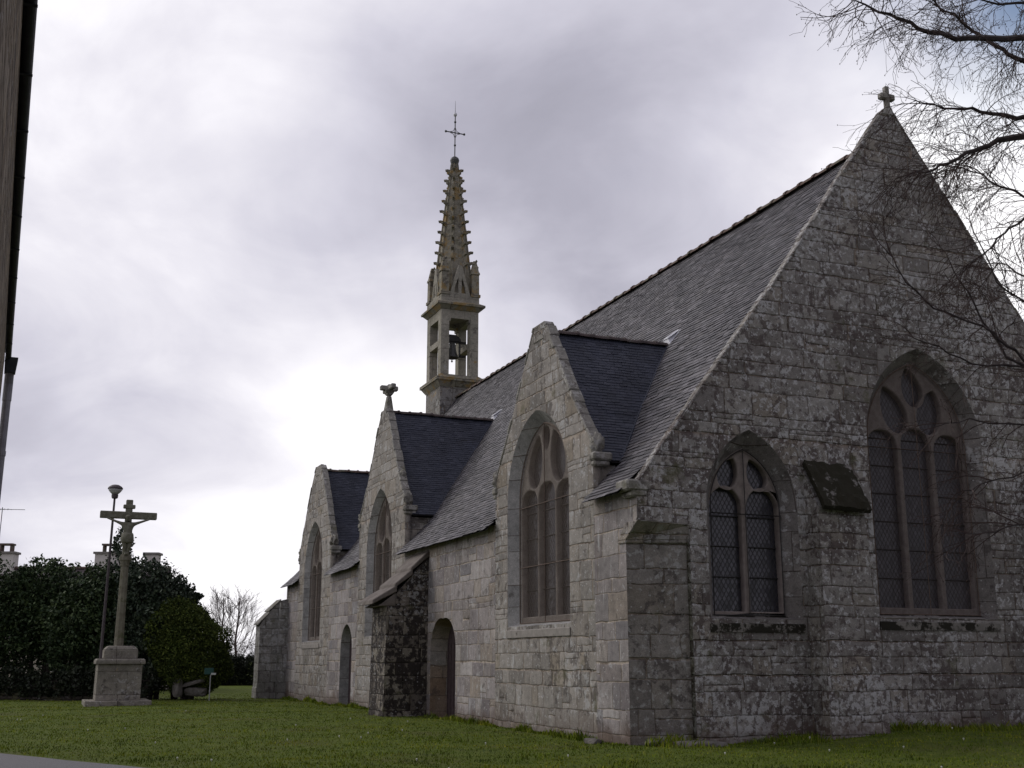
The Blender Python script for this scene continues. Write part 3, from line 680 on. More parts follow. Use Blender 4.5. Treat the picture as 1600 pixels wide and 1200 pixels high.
def ridge_tiles(p, q, name, mat, parent, L=.46, r=.13):
    b = MB(); p = Vector(p); q = Vector(q); n = round((q - p).length / L); t = (q - p) / n; td = t.normalized(); side = Vector((-td.y, td.x, 0))
    for i in range(n):
        a = p + t * i; dz = random.uniform(-.012, .012); tl = random.uniform(-.015, .015)
        for (s0, s1, rr) in ((-.02, .86, r), (.86, 1.02, r * 1.22)):
            vs = []
            for s_ in (s0, s1):
                c_ = a + t * s_ + Vector((0, 0, dz + tl * s_))
                for k in range(7):
                    th = math.pi * (k / 6) * 1.0
                    vs.append(c_ + side * (math.cos(th) * rr * 1.15) + Vector((0, 0, math.sin(th) * rr - .06)))
            b.add(vs, [(k, k + 1, k + 8, k + 7) for k in range(6)] + [tuple(range(7)), tuple(range(7, 14))])
    return b.build(name, mat, parent)
ridge_tiles((VC, E1 + .12, 13.77), (VC, WEST, 13.77), 'ridge_tile', M['ridge'], main, .62, .13)
for gi, g in enumerate(G):
    c = g['c']; rp = g['rp']; v0 = .20
    def vint(z):           # where the main slope reaches height z
        lo, hi = -.3, VC
        for _ in range(40):
            m_ = (lo + hi) / 2
            if roof_z(m_) < z: lo = m_
            else: hi = m_
        return lo
    obs = []
    for s_ in (-1, 1):
        A = [(v0, c + s_ * a, z) for a, z in rp]; B = [(max(v0 + .05, vint(z) + .12), c + s_ * a, z) for a, z in rp]
        if s_ > 0: A, B = B, A
        o = slates((A, B), M['slate_shaded'], 'dormer_roof', church, .20, .12)
        dkb = MB(); A2 = [(p[0], p[1], p[2] - .03) for p in A]; B2 = [(p[0], p[1], p[2] - .03) for p in B]
        dkb.add(A2 + B2, [(0, 1, 4, 3), (1, 2, 5, 4)]); dkb.build('roof_board', M['deck'], o, recalc=False)
        obs.append(o)
        # valley lead line
        vl = MB(); pts = [(vint(z) + .02, c + s_ * a, z + .035) for a, z in rp]; vl.tube(pts, .03, 5); vl.build('valley_lead', M['slate_shaded'], o)
    vr = vint(g['ridge'])
    ridge_tiles((v0 - .05, c, g['ridge'] + .02), (vr + .1, c, g['ridge'] + .02), 'ridge_tile', M['ridge_d'] if gi != 2 else M['ridge'], obs[0], .42, .10)
    if gi < 2:
        f = MB(); f.add([(vr - .05, c - .16, g['ridge'] + .16), (vr - .05, c + .16, g['ridge'] + .16), (vr + .30, c + .16, roof_z(vr + .30) + .05), (vr + .30, c - .16, roof_z(vr + .30) + .05)], [(0, 1, 2, 3)])
        f.hexa([(vr - .03, c - .2, roof_z(vr - .03) + .04), (vr + .3, c - .2, roof_z(vr + .3) + .03), (vr + .3, c + .2, roof_z(vr + .3) + .03), (vr - .03, c + .2, roof_z(vr - .03) + .04)],
               [(vr - .03, c - .08, g['ridge'] + .20), (vr + .3, c - .03, roof_z(vr + .3) + .07), (vr + .3, c + .03, roof_z(vr + .3) + .07), (vr - .03, c + .08, g['ridge'] + .20)])
        f.build('flashing', M['lead'], obs[0])

# --- belfry
bel = empty('belfry', (0, 0, 0), 0, church)
BV, BU = 7.12, 30.90; HV, HU = .96, 1.08
def ring(b, hv, hu, z0, z1, hv2=None, hu2=None):
    hv2 = hv if hv2 is None else hv2; hu2 = hu if hu2 is None else hu2
    return b.hexa([(BV - hv, BU - hu, z0), (BV + hv, BU - hu, z0), (BV + hv, BU + hu, z0), (BV - hv, BU + hu, z0)], [(BV - hv2, BU - hu2, z1), (BV + hv2, BU - hu2, z1), (BV + hv2, BU + hu2, z1), (BV - hv2, BU + hu2, z1)])
b = MB(); ring(b, HV, HU, 9.5, 14.22); b.build('belfry_base', M['belbase'], bel)
def cornice(z0, z1, pr):
    b = MB(); h = z1 - z0
    ring(b, HV + .02, HU + .02, z0, z0 + h * .45, HV + pr * .8, HU + pr * .8); ring(b, HV + pr, HU + pr, z0 + h * .45, z0 + h * .68); ring(b, HV + pr, HU + pr, z0 + h * .68, z1, HV + .02, HU + .02)
    b.build('cornice', M['spire'], bel)
cornice(14.22, 14.84, .26); cornice(18.08, 18.52, .26)
b = MB(); z0, z1 = 14.84, 18.08
for sv in (-1, 1):
    for su in (-1, 1):
        wv = .42; wu = .46
        b.box(BV + sv * HV - (wv if sv > 0 else 0), BV + sv * HV + (wv if sv < 0 else 0), BU + su * HU - (wu if su > 0 else 0), BU + su * HU + (wu if su < 0 else 0), z0, z1)
b.build('belfry_post', M['ashlar'], bel, bevel=.015)
b = MB()
for su in (-1, 1):      # heads over the two wide openings
    y0, y1 = sorted((BU + su * HU * .985, BU + su * (HU - .46)))
    b.prism_y([(BV - HV + .42, 18.08), (BV - HV + .42, 17.52), (BV - HV + .48, 17.50), (BV - HV + .50, 17.66), (BV + HV - .50, 17.66), (BV + HV - .48, 17.50), (BV + HV - .42, 17.52), (BV + HV - .42, 18.08)], y0, y1)
for sv in (-1, 1):      # transoms of the side openings
    x0, x1 = sorted((BV + sv * HV * .985, BV + sv * (HV - .40)))
    b.box(x0, x1, BU - HU + .46, BU + HU - .46, 16.30, 16.58); b.box(x0, x1, BU - HU + .46, BU + HU - .46, 17.62, 18.08)
b.box(BV - HV + .02, BV + HV - .02, BU - HU + .02, BU + HU - .02, 17.90, 18.07)
b.build('belfry_lintel', M['ashlar'], bel)
b = MB(); ring(b, HV + .02, HU + .02, 18.52, 18.84)
b.build('parapet', M['ashlar'], bel)
bl = MB(); bc = (BV - .10, BU - .25, 15.88)
bl.lathe([(.05, .78), (.13, .76), (.17, .66), (.19, .45), (.23, .25), (.30, .08), (.34, .0), (.31, -.01), (.26, .08), (.05, .1)], bc, 18); bl.tube([(bc[0], bc[1], bc[2] + .3), (bc[0], bc[1], bc[2] - .16)], .025, 6)
bl.lathe([(.02, -.22), (.055, -.17), (.02, -.11)], bc, 8)
bl.build('bell', M['bronze'], bel, True)
yk = MB(); yk.prism_y([(bc[0] - .44, 16.72), (bc[0] + .44, 16.72), (bc[0] + .40, 16.86), (bc[0] + .2, 17.04), (bc[0] - .2, 17.04), (bc[0] - .40, 16.86)], bc[1] - .10, bc[1] + .10)
yk.box(BV - HV + .35, BV + HV - .35, bc[1] - .05, bc[1] + .05, 16.64, 16.74); yk.box(bc[0] + .36, bc[0] + .42, bc[1] - .04, bc[1] + .04, 15.95, 16.72); yk.box(bc[0] + .36, BV + HV - .36, bc[1] - .04, bc[1] + .04, 15.95, 16.05); yk.build('bell_yoke', M['iron'], bel)
# octagonal spire with crockets
b = MB(); zb, zt = 18.84, 26.2; r0, r1 = .95, .16
def oct_r(z): return r0 + (r1 - r0) * (z - zb) / (zt - zb)
rings_ = []
for i in range(13):
    z = zb + (zt - zb) * i / 12; r = oct_r(z)
    rings_.append([(BV + r * math.cos(R(22.5 + 45 * k)) * 1.03, BU + r * math.sin(R(22.5 + 45 * k)) * 1.06, z) for k in range(8)])
b = loft(rings_); b.f.append(tuple(range(12 * 8, 13 * 8)))
# arrises (rolled edges)
for k in range(8):
    b.tube([(BV + oct_r(z) * math.cos(R(22.5 + 45 * k)) * 1.07, BU + oct_r(z) * math.sin(R(22.5 + 45 * k)) * 1.07, z) for z in (zb, zt)], [.06, .035], 5)
b.build('spire', M['spire'], bel)
for i in range(10):
    z = 20.55 + i * .555
    for k in range(8):
        zz = z + (.27 if k % 2 else 0)
        if zz > 25.9: continue
        ck = MB()
        a = R(22.5 + 45 * k); r = oct_r(zz) * 1.07; e = Vector((math.cos(a), math.sin(a), 0)); s_ = Vector((-e.y, e.x, 0)); o_ = Vector((BV, BU, zz)); h = .055 + .012 * (zz < 23)
        g_ = random.uniform(.85, 1.15)
        pr_ = [(-.03, -.16), (.12 * g_, -.03), (.22 * g_, -.02), (.24 * g_, .07), (.12 * g_, .09), (-.03, .05)]
        ck.hexa([o_ + e * (r + p_) + Vector((0, 0, q_)) - s_ * h for p_, q_ in pr_], [o_ + e * (r + p_) + Vector((0, 0, q_)) + s_ * h for p_, q_ in pr_])
        ck.build('crocket', M['spire'], bel)
b = MB(); b.lathe([(.15, 26.1), (.21, 26.28), (.24, 26.40), (.20, 26.52), (.10, 26.60), (.03, 26.64)], (BV, BU, 0), 12); b.build('spire_cap', M['ironx'], bel)
b = MB(); b.tube([(BV, BU, 26.55), (BV, BU, 28.9)], .028, 6); b.tube([(BV, BU, 28.85), (BV, BU, 29.75)], [.018, .006], 5)
b.tube([(BV - .50, BU, 27.95), (BV + .50, BU, 27.95)], .028, 6)
for (x, z) in ((-.50, 27.95), (.50, 27.95), (0, 28.55), (0, 27.25)): b.lathe([(.01, -.07), (.06, -.03), (.06, .03), (.01, .07)], (BV + x, BU, z), 8)
for (sx, sz) in ((1, 1), (1, -1), (-1, 1), (-1, -1)):
    b.tube([(BV + sx * .02, BU, 27.95 + sz * .27), (BV + sx * .09, BU, 27.95 + sz * .09), (BV + sx * .27, BU, 27.95 + sz * .02)], .016, 5)
b.build('iron_cross', M['ironx'], bel)
b = MB(); b.lathe([(.02, 28.86), (.08, 28.90), (.10, 28.97), (.07, 29.05), (.02, 29.09)], (BV, BU, 0), 10); b.build('weather_ball', M['lead'], bel)
# gablets with twin lancets, and corner pinnacles
for (nx, ny) in ((0, -1), (-1, 0), (0, 1), (1, 0)):
    P = (lambda a, d, z: (BV + a, BU + ny * (HU - .02 + d), z)) if ny else (lambda a, d, z: (BV + nx * (HV - .02 + d), BU + a, z))
    tri = [(-.56, 18.84), (.56, 18.84), (.08, 20.42), (-.08, 20.42)]
    hl = [[(s_ * .07, 18.98), (s_ * .30, 18.98), (s_ * .26, 19.30), (s_ * .09, 19.80)] for s_ in (-1, 1)]
    face = (BU + ny * HU) if ny else (BV + nx * HV)
    sg_ = ny or nx
    d0, d1 = sorted((face - sg_ * .02, face - sg_ * .20))
    cen = BV if ny else BU
    plate('gablet', [(cen + a, z) for a, z in tri], [[(cen + a, z) for a, z in h_] for h_ in hl], d0, d1, 'y' if ny else 'x', M['ashlar'], bel, .015)
for sv in (-1, 1):
    for su in (-1, 1):
        b = MB(); cx, cy = BV + sv * (HV - .17), BU + su * (HU - .17)
        for (h0, z0, h1, z1) in ((.24, 18.84, .24, 18.98), (.19, 18.98, .18, 20.02), (.22, 20.02, .20, 20.14), (.18, 20.14, .07, 20.75)):
            b.hexa([(cx - h0, cy - h0, z0), (cx + h0, cy - h0, z0), (cx + h0, cy + h0, z0), (cx - h0, cy + h0, z0)], [(cx - h1, cy - h1, z1), (cx + h1, cy - h1, z1), (cx + h1, cy + h1, z1), (cx - h1, cy + h1, z1)])
        for q in range(4): b.lathe([(.02, -.07), (.07, 0), (.02, .08)], (cx + (.15 - .03 * q) * (1 if q % 2 else -1), cy - .1, 20.25 + q * .16), 6)
        b.build('pinnacle', M['spire'], bel)

# ------------------------------------------------------------------ ground
def smooth(x, a, b):
    t = min(1., max(0., (x - a) / (b - a))); return t * t * (3 - 2 * t)
ROAD_EDGE = [(-60, 44), (-32, 35.5), (-18, 27.2), (-9.1, 21.1), (-5.4, 18.1), (-1, 15.2), (6, 12.2), (16, 10), (40, 8.2), (80, 7.5)]
def road_y(x):
    for (a, b), (c, d) in zip(ROAD_EDGE, ROAD_EDGE[1:]):
        if x <= c: return b + (d - b) * (x - a) / (c - a)
    return ROAD_EDGE[-1][1]
def ground_h(x, y):
    if y < road_y(x) + .25: return 0.
    v, u = to_local(x, y)
    h = .17 * smooth(v, 1.5, 7) * (1 - smooth(u, 6, 20)) - .10 * smooth(u, 10, 30) * (1 - smooth(u, 34, 50))
    h += .05 * mnoise.noise(Vector((x * .35, y * .35, 0))) + .02 * mnoise.noise(Vector((x * 1.3, y * 1.3, 4)))
    return h * smooth(y - road_y(x), .25, 3)
def grid(x0, x1, y0, y1, st):
    nx, ny = int((x1 - x0) / st) + 1, int((y1 - y0) / st) + 1
    vs = [(x0 + i * st, y0 + j * st, ground_h(x0 + i * st, y0 + j * st)) for j in range(ny) for i in range(nx)]
    return vs, [(j * nx + i, j * nx + i + 1, (j + 1) * nx + i + 1, (j + 1) * nx + i) for j in range(ny - 1) for i in range(nx - 1)]
vs, fs = grid(-46, 46, -24, 84, .5)
g = MB().add(vs, fs)
# skirt out to the horizon, butted to the fine sheet
b0 = [(-46, -24), (46, -24), (46, 84), (-46, 84)]; b1 = [(-900, -900), (900, -900), (900, 1500), (-900, 1500)]
zc_ = [ground_h(*p) for p in b0]
for i in range(4):
    j = (i + 1) % 4; g.add([(*b1[i], 0), (*b1[j], 0), (*b0[j], -.12), (*b0[i], -.12)], [(0, 1, 2, 3)])
def ground_mat():
    m, T, bs, out = new_mat('turf')
    ob = T.node('ShaderNodeTexCoord').outputs['Object']
    n = T.noise(ob, .35, 6, .6); n2 = T.noise(ob, 3., 6, .7); n3 = T.noise(ob, 30., 4, .7)
    c = T.ramp(n2, [(.3, (.050, .070, .012)), (.55, (.085, .112, .018)), (.75, (.125, .130, .032))])
    c = T.mix(T.m('MULTIPLY', T.ss(n, .5, .68), .55), c, (.085, .082, .030))
    c = T.mix(T.ss(n3, .55, .75), c, (.028, .03, .012))
    setp(T, bs, Base_Color=c, Roughness=1., Normal=T.bump(T.m('ADD', n2, T.m('MULTIPLY', n3, .5)), .06)); bs.inputs['Specular IOR Level'].default_value = .1
    return m
M['turf'] = ground_mat()
tag(g.build('ground', M['turf'], smooth=True), kind='structure')
def road_mat():
    m, T, bs, out = new_mat('worn asphalt')
    ob = T.node('ShaderNodeTexCoord').outputs['Object']
    n = T.noise(ob, 60., 4, .75); n2 = T.noise(ob, .8, 5, .6)
    c = T.mix(T.ss(n, .35, .7), (.085, .083, .088), (.17, .165, .172)); c = T.mix(T.m('MULTIPLY', n2, .4), c, (.09, .085, .085))
    setp(T, bs, Base_Color=c, Roughness=.9, Normal=T.bump(n, .01)); return m
M['road'] = road_mat()
rd = MB(); ex = []
for (a, b), (c, d) in zip(ROAD_EDGE, ROAD_EDGE[1:]):
    n = max(2, int((c - a) / .6)); ex += [(a + (c - a) * i / n, b + (d - b) * i / n) for i in range(n)]
for (xa, ya), (xb, yb) in zip(ex, ex[1:]):
    ja, jb = .10 * mnoise.noise(Vector((xa * .9, ya, 0))), .10 * mnoise.noise(Vector((xb * .9, yb, 0)))
    rd.add([(xa, -20, .005), (xb, -20, .005), (xb, yb - .12 + jb, .005), (xa, ya - .12 + ja, .005)], [(0, 1, 2, 3)])
tag(rd.build('road', M['road']), kind='structure')

def scatter_grass():
    """blades of short turf, thicker on the ground nearer the church and the road edge"""
    N = 210000
    r = 15 + 45 * rng.random(N) ** 1.7; th = R(-34) + R(66) * rng.random(N)
    x = r * np.sin(th); y = r * np.cos(th)
    x2 = []; y2 = []
    # taller uncut fringe along the feet of the walls
    for _ in range(14000):
        t = random.random()
        if random.random() < .62: p = to_world(-abs(random.gauss(0, .10)) - .02, random.uniform(0, 33), 0)
        else: p = to_world(random.uniform(0, 14), E0 - .02 - abs(random.gauss(0, .12)) - (.62 if random.random() < .2 else 0), 0)
        x2.append(p.x); y2.append(p.y)
    x = np.concatenate([x, x2]); y = np.concatenate([y, y2]); N2 = len(x)
    V = []; Fc = []
    for i in range(N2):
        px, py = x[i], y[i]
        if py < road_y(px) + .02 + .1 * mnoise.noise(Vector((px * 2, py * 2, 0))): continue
        v, u = to_local(px, py)
        if E0 < u < 34 and 0.0 < v < 14.2: continue
        cl = mnoise.noise(Vector((px * .9, py * .9, 0)))
        h = (.018 + .028 * random.random()) * (1 + 1.9 * max(0, cl) * (.5 + mnoise.noise(Vector((px * 3.1, py * 3.1, 5))))) * ((random.uniform(1.2, 3.6) * (.35 + max(0., .5 + 1.3 * mnoise.noise(Vector((px * .8, py * .8, 9)))))) if i >= N else 1.)
        a = random.uniform(0, 6.283); w = .005 + .00026 * math.hypot(px, py); ca, sa = math.cos(a), math.sin(a); l = random.uniform(-.5, .9) * h
        z = ground_h(px, py) - .01; b = len(V)
        V += [(px - ca * w, py - sa * w, z), (px + ca * w, py + sa * w, z), (px - sa * l * .4 + ca * w * .7, py + ca * l * .4 + sa * w * .7, z + h * .6), (px - sa * l, py + ca * l, z + h)]
        Fc += [(b, b + 1, b + 2), (b, b + 2, b + 3)]
    me = bpy.data.meshes.new('grass'); me.from_pydata(V, [], Fc); me.update()
    m, T, bs, out = new_mat('grass blades')
    rnd = T.node('ShaderNodeNewGeometry').outputs['Random Per Island']; ob = T.node('ShaderNodeTexCoord').outputs['Object']
    c = T.ramp(rnd, [(0, (.088, .128, .012)), (.7, (.125, .168, .018)), (1, (.20, .205, .040))])
    c = T.mix(1., c, T.ramp(T.noise(ob, .42, 7, .72), [(.36, (.50, .58, .62)), (.5, (1., 1., 1.)), (.62, (1.5, 1.3, 1.0))]), 'MULTIPLY')
    c = T.mix(T.m('MULTIPLY', T.ss(T.noise(ob, 1.5, 5, .65), .54, .66), .6), c, (.105, .135, .075))
    c = T.mix(T.m('MULTIPLY', T.ss(T.noise(T.vm('ADD', ob, (9, 3, 0)), .8, 5, .65), .58, .72), .5), c, (.14, .12, .045))
    setp(T, bs, Base_Color=c, Roughness=1.); bs.inputs['Specular IOR Level'].default_value = .03
    return add_obj('grass', me, m, uv=False)
tag(scatter_grass(), 'short green turf around the church', 'grass', kind='stuff')
dz = MB()
for _ in range(60):
    r = 16 + 24 * random.random(); th = R(random.uniform(-26, 26)); px, py = r * math.sin(th), r * math.cos(th); v, u = to_local(px, py)
    if py < road_y(px) + .4 or (u > E0 - .2 and v > -.3): continue
    z = ground_h(px, py) + .06
    dz.lathe([(.004, -.03), (.016, 0.), (.012, .008), (.003, .012)], (px, py, z), 6)
tag(dz.build('daisies', plain('daisy white', (.45, .45, .40), (.6, .6, .55), 20.)), 'scattered white daisies in the turf', 'daisies', kind='stuff')

# loose stones at the foot of the corner
def rock(name, loc, size, mat, seed, flat=.5):
    bm = bmesh.new(); bmesh.ops.create_icosphere(bm, subdivisions=3, radius=1)
    for v in bm.verts:
        n_ = 1 + .35 * mnoise.noise(v.co * 1.3 + Vector((seed * 7.1, 0, 0))) + .12 * mnoise.noise(v.co * 3.5 + Vector((0, seed, 0)))
        c = v.co * n_; c = Vector((max(-.8, min(.8, c.x)), max(-.8, min(.8, c.y)), max(-.7, min(.7, c.z)))); v.co = Vector((c.x * size[0], c.y * size[1], c.z * size[2] * flat * 2))
    me = bpy.data.meshes.new(name); bm.to_mesh(me); bm.free()
    o = add_obj(name, me, mat, None, False); o.location = loc; o.rotation_euler.z = seed * 1.7; return o
M['rock'] = plain('field stone', (.075, .068, .06), (.13, .12, .11), 4., .95, .02, c3=(.20, .20, .19), thr=.62)
for i, (v, u, sx, lab) in enumerate(((.25, -.42, .30, 'small round stone in the grass at the church corner'), (1.0, -.85, .62, 'long flat stone lying at the foot of the corner pier'), (-.35, .9, .26, 'low grey stone against the north wall near the corner'))):
    p = to_world(v, u, 0); tag(rock('stone', (p.x, p.y, ground_h(p.x, p.y) + .02), (sx, sx * .55, .13), M['rock'], i + 1), lab, 'stone', 'stones at the church corner')

# ------------------------------------------------------------------ calvary
CP = Vector((-15.2, 45.4, -.02))
cal = tag(empty('calvary', CP, YAW), 'tall stone wayside cross with a carved figure on a square pedestal', 'calvary')
M['calst'] = masonry('calvary granite', .80, 1.4, ((.20, .185, .16), (.24, .22, .19)), (.14, .12, .10), pale=.4, dark=.3, moss=.2, orange=.1, jw=.012, bump=.014, rough_joint=.02)
M['calsh'] = plain('mossy granite shaft', (.115, .105, .078), (.185, .172, .135), 4., .95, .012, c3=(.095, .095, .055), thr=.55)
M['calcr'] = plain('lichened cross granite', (.11, .105, .075), (.18, .175, .14), 6., .95, .012, c3=(.25, .25, .21), thr=.62)
b = MB(); b.box(-1.2, 1.2, -1.16, 1.16, -.25, .10); b.build('step', M['calst'], cal, bevel=.02)
b = MB(); b.hexa([(-.82, -.78, .10), (.80, -.78, .10), (.80, .78, .10), (-.82, .78, .10)], [(-.81, -.78, 1.44), (.81, -.78, 1.44), (.81, .78, 1.44), (-.81, .78, 1.44)]); b.build('pedestal', M['calst'], cal, bevel=.015)
b = MB(); b.box(-.90, .90, -.88, .88, 1.44, 1.56); b.hexa([(-.90, -.88, 1.56), (.90, -.88, 1.56), (.90, .88, 1.56), (-.90, .88, 1.56)], [(-.84, -.82, 1.64), (.84, -.82, 1.64), (.84, .82, 1.64), (-.84, .82, 1.64)]); b.build('pedestal_slab', M['calst'], cal, bevel=.015)
b = MB(); b.box(-.62, .62, -.58, .58, 1.64, 1.98); b.hexa([(-.62, -.58, 1.98), (.62, -.58, 1.98), (.62, .58, 1.98), (-.62, .58, 1.98)], [(-.48, -.45, 2.12), (.48, -.45, 2.12), (.48, .45, 2.12), (-.48, .45, 2.12)]); b.build('shaft_base', M['calst'], cal, bevel=.03)
sx = -.08
def octp(r, x): return [(x + r * math.cos(R(22.5 + 45 * k)), r * math.sin(R(22.5 + 45 * k))) for k in range(8)]
b = MB(); b.hexa([(x, y, 2.10) for x, y in octp(.185, sx)], [(x, y, 5.22) for x, y in octp(.15, sx)]); b.build('shaft', M['calsh'], cal)
b = MB()
for (r0_, z0_, r1_, z1_) in ((.17, 5.18, .19, 5.26), (.16, 5.26, .22, 5.42), (.25, 5.42, .25, 5.54), (.22, 5.54, .19, 5.64)): b.hexa([(x, y, z0_) for x, y in octp(r0_, sx)], [(x, y, z1_) for x, y in octp(r1_, sx)])
b.build('capital', M['calsh'], cal)
b = MB(); b.box(sx - .13, sx + .13, -.02, .20, 5.62, 7.82); b.box(sx - 1.08, sx + 1.08, -.03, .20, 7.06, 7.34)
b.box(sx - .23, sx + .23, -.05, .10, 7.46, 7.62); b.build('cross', M['calcr'], cal, bevel=.025)
# the carved figure : one skinned body
def skin_figure(name, joints, bones, mat, parent, sub=2):
    me = bpy.data.meshes.new(name); me.from_pydata([j[0] for j in joints], bones, [])
    o = bpy.data.objects.new(name, me); COL.objects.link(o)
    sk = o.modifiers.new('s', 'SKIN'); o.modifiers.new('u', 'SUBSURF').levels = sub
    for i, j in enumerate(joints):
        d = me.skin_vertices[0].data[i]; d.radius = (j[1], j[2] if len(j) > 2 else j[1]); d.use_root = (i == 0)
    dg = bpy.context.evaluated_depsgraph_get(); dg.update()
    m2 = bpy.data.meshes.new_from_object(o.evaluated_get(dg), depsgraph=dg); bpy.data.objects.remove(o); bpy.data.meshes.remove(me)
    return add_obj(name, m2, mat, parent, True)
yf = -.16
J = [((sx, yf, 6.36), .20, .13), ((sx, yf - .02, 6.56), .155, .11), ((sx - .01, yf - .01, 6.76), .205, .13), ((sx - .01, yf - .02, 6.90), .10, .09), ((sx - .03, yf - .06, 6.98), .06, .06), ((sx - .05, yf - .11, 7.08), .095, .10), ((sx - .055, yf - .11, 7.19), .085, .09),
     ((sx - .22, yf + .01, 6.83), .080), ((sx - .44, yf + .00, 6.91), .052), ((sx - .70, yf + .03, 7.01), .040), ((sx - .82, yf + .04, 7.06), .046),
     ((sx + .20, yf + .01, 6.83), .080), ((sx + .42, yf + .00, 6.91), .052), ((sx + .68, yf + .03, 7.01), .040), ((sx + .80, yf + .04, 7.06), .046),
     ((sx - .10, yf, 6.24), .135), ((sx - .09, yf - .10, 5.96), .092), ((sx - .06, yf - .03, 5.74), .066), ((sx - .04, yf - .06, 5.66), .05), ((sx - .02, yf - .15, 5.62), .04),
     ((sx + .10, yf, 6.24), .135), ((sx + .09, yf - .10, 5.96), .092), ((sx + .05, yf - .03, 5.74), .066), ((sx + .03, yf - .06, 5.66), .05), ((sx + .03, yf - .15, 5.62), .04)]
BN = [(0, 1), (1, 2), (2, 3), (3, 4), (4, 5), (5, 6), (2, 7), (7, 8), (8, 9), (9, 10), (2, 11), (11, 12), (12, 13), (13, 14), (0, 15), (15, 16), (16, 17), (17, 18), (18, 19), (0, 20), (20, 21), (21, 22), (22, 23), (23, 24)]
skin_figure('carved_figure', J, BN, M['calcr'], cal)
b = MB(); b.lathe([(.17, 6.06), (.25, 6.10), (.245, 6.28), (.225, 6.42), (.20, 6.47)], (sx, yf - .01, 0), 14)
b.build('loincloth', M['calcr'], cal, True)

# ------------------------------------------------------------------ street lamp behind the calvary
p0 = at_y(152, 1085, 47.5)
lamp = tag(empty('street_lamp', (p0.x, 47.5, 0), 0), 'thin dark post lamp with a mushroom head rising behind the wayside cross', 'lamp')
M['lampm'] = plain('lamp post paint', (.05, .04, .045), (.08, .065, .07), 9., .6)
M['lampw'] = plain('milky lamp glass', (.38, .38, .40), (.48, .48, .50), 9., .4)
b = MB(); b.tube([(0, 0, 0), (.02, 0, 3), (.05, 0, 8.2)], [.075, .065, .045], 8); b.build('post', M['lampm'], lamp)
b = MB(); b.lathe([(.10, 8.14), (.13, 8.18), (.14, 8.30), (.10, 8.34)], (.05, 0, 0), 14); b.build('collar', M['lampm'], lamp)
b = MB(); b.lathe([(.12, 8.32), (.19, 8.38), (.27, 8.48), (.29, 8.54)], (.05, 0, 0), 18); b.build('bowl', M['lampw'], lamp, True)
b = MB(); b.lathe([(.30, 8.53), (.31, 8.57), (.26, 8.64), (.14, 8.71), (.02, 8.73)], (.05, 0, 0), 18); b.build('cap', M['lampm'], lamp, True)

# ------------------------------------------------------------------ foliage
def leaves(blobs, n, size, aspect=1.7, shell=.45, droop=0., seed=1, gap=.0, smooth_=1.):
    r_ = np.random.default_rng(seed); V = []; Fc = []
    vol = np.array([b[1][0] * b[1][1] * b[1][2] for b in blobs]) ** .75; cnt = (n * vol / vol.sum()).astype(int)
    for (c, rad), k in zip(blobs, cnt):
        d = r_.normal(size=(k, 3)); d /= np.linalg.norm(d, axis=1)[:, None]
        rr = (shell + (1 - shell) * r_.random(k)) ** .6
        for j in range(k):
            dv = Vector(d[j]); nf = 1 + smooth_ * (.34 * mnoise.noise(dv * 2.2 + Vector(c) * .7) + .22 * mnoise.noise(dv * 5.5 + Vector(c)))
            p = Vector((c[0] + d[j, 0] * rad[0] * rr[j] * nf, c[1] + d[j, 1] * rad[1] * rr[j] * nf, c[2] + d[j, 2] * rad[2] * rr[j] * nf))
            if p.z < .05: continue
            if gap and mnoise.noise(p * 1.6) > .55 - gap: continue
            s_ = size * (.6 + .8 * r_.random()); t = Vector(r_.normal(size=3)); t.z -= droop; t.normalize()
            w = t.cross(Vector(r_.normal(size=3)));
            if w.length < 1e-3: continue
            w.normalize(); a = t * s_ * .5; b = w * s_ * .5 / aspect; m_ = t * s_ * .05; i0 = len(V)
            V += [tuple(p - a), tuple(p + b - m_), tuple(p + a), tuple(p - b - m_)]; Fc.append((i0, i0 + 1, i0 + 2, i0 + 3))
    return V, Fc
def leaf_obj(name, blobs, n, size, mat, parent, **kw):
    V, Fc = leaves(blobs, n, size, **kw); me = bpy.data.meshes.new(name); me.from_pydata(V, [], Fc); me.update()
    return add_obj(name, me, mat, parent, uv=False)
M['bark'] = plain('dark bark', (.035, .028, .024), (.07, .058, .05), 7., .95, .015)
M['leafA'] = leafmat('evergreen leaves', (.013, .026, .011), (.033, .055, .022), (.078, .105, .046), .6)
M['leafB'] = leafmat('ivy leaves', (.014, .024, .016), (.034, .052, .032), (.09, .108, .078), .55)
M['leafC'] = leafmat('cypress sprays', (.020, .034, .006), (.050, .070, .012), (.095, .115, .024), .85)
M['leafD'] = leafmat('hedge leaves', (.010, .014, .009), (.018, .024, .014), (.03, .036, .02), .6)
def shrub(name, px, y, blobs, n, size, mat, label, cat, group=None, stems=3, **kw):
    """blobs: (dx, dy, z, rx, ry, rz) about the foot"""
    x = (px - 800) / 1831 * y * 1.0
    o = tag(empty(name, (x, y, 0)), label, cat, group)
    leaf_obj('crown', [((b[0], b[1], b[2]), (b[3], b[4], b[5])) for b in blobs], n, size, M[mat], o, **kw)
    tr = MB()
    for i in range(stems):
        b = blobs[i % len(blobs)]; q = Vector((b[0] + random.uniform(-.3, .3) * b[3], b[1], b[2] + b[5] * .5)); s_ = Vector((b[0] * .5 + random.uniform(-.2, .2), 0, -.1))
        tr.tube([s_, s_.lerp(q, .5) + Vector((random.uniform(-.2, .2), random.uniform(-.2, .2), 0)), q], [.12, .08, .02], 6)
    tr.build('trunk', M['bark'], o)
    return o
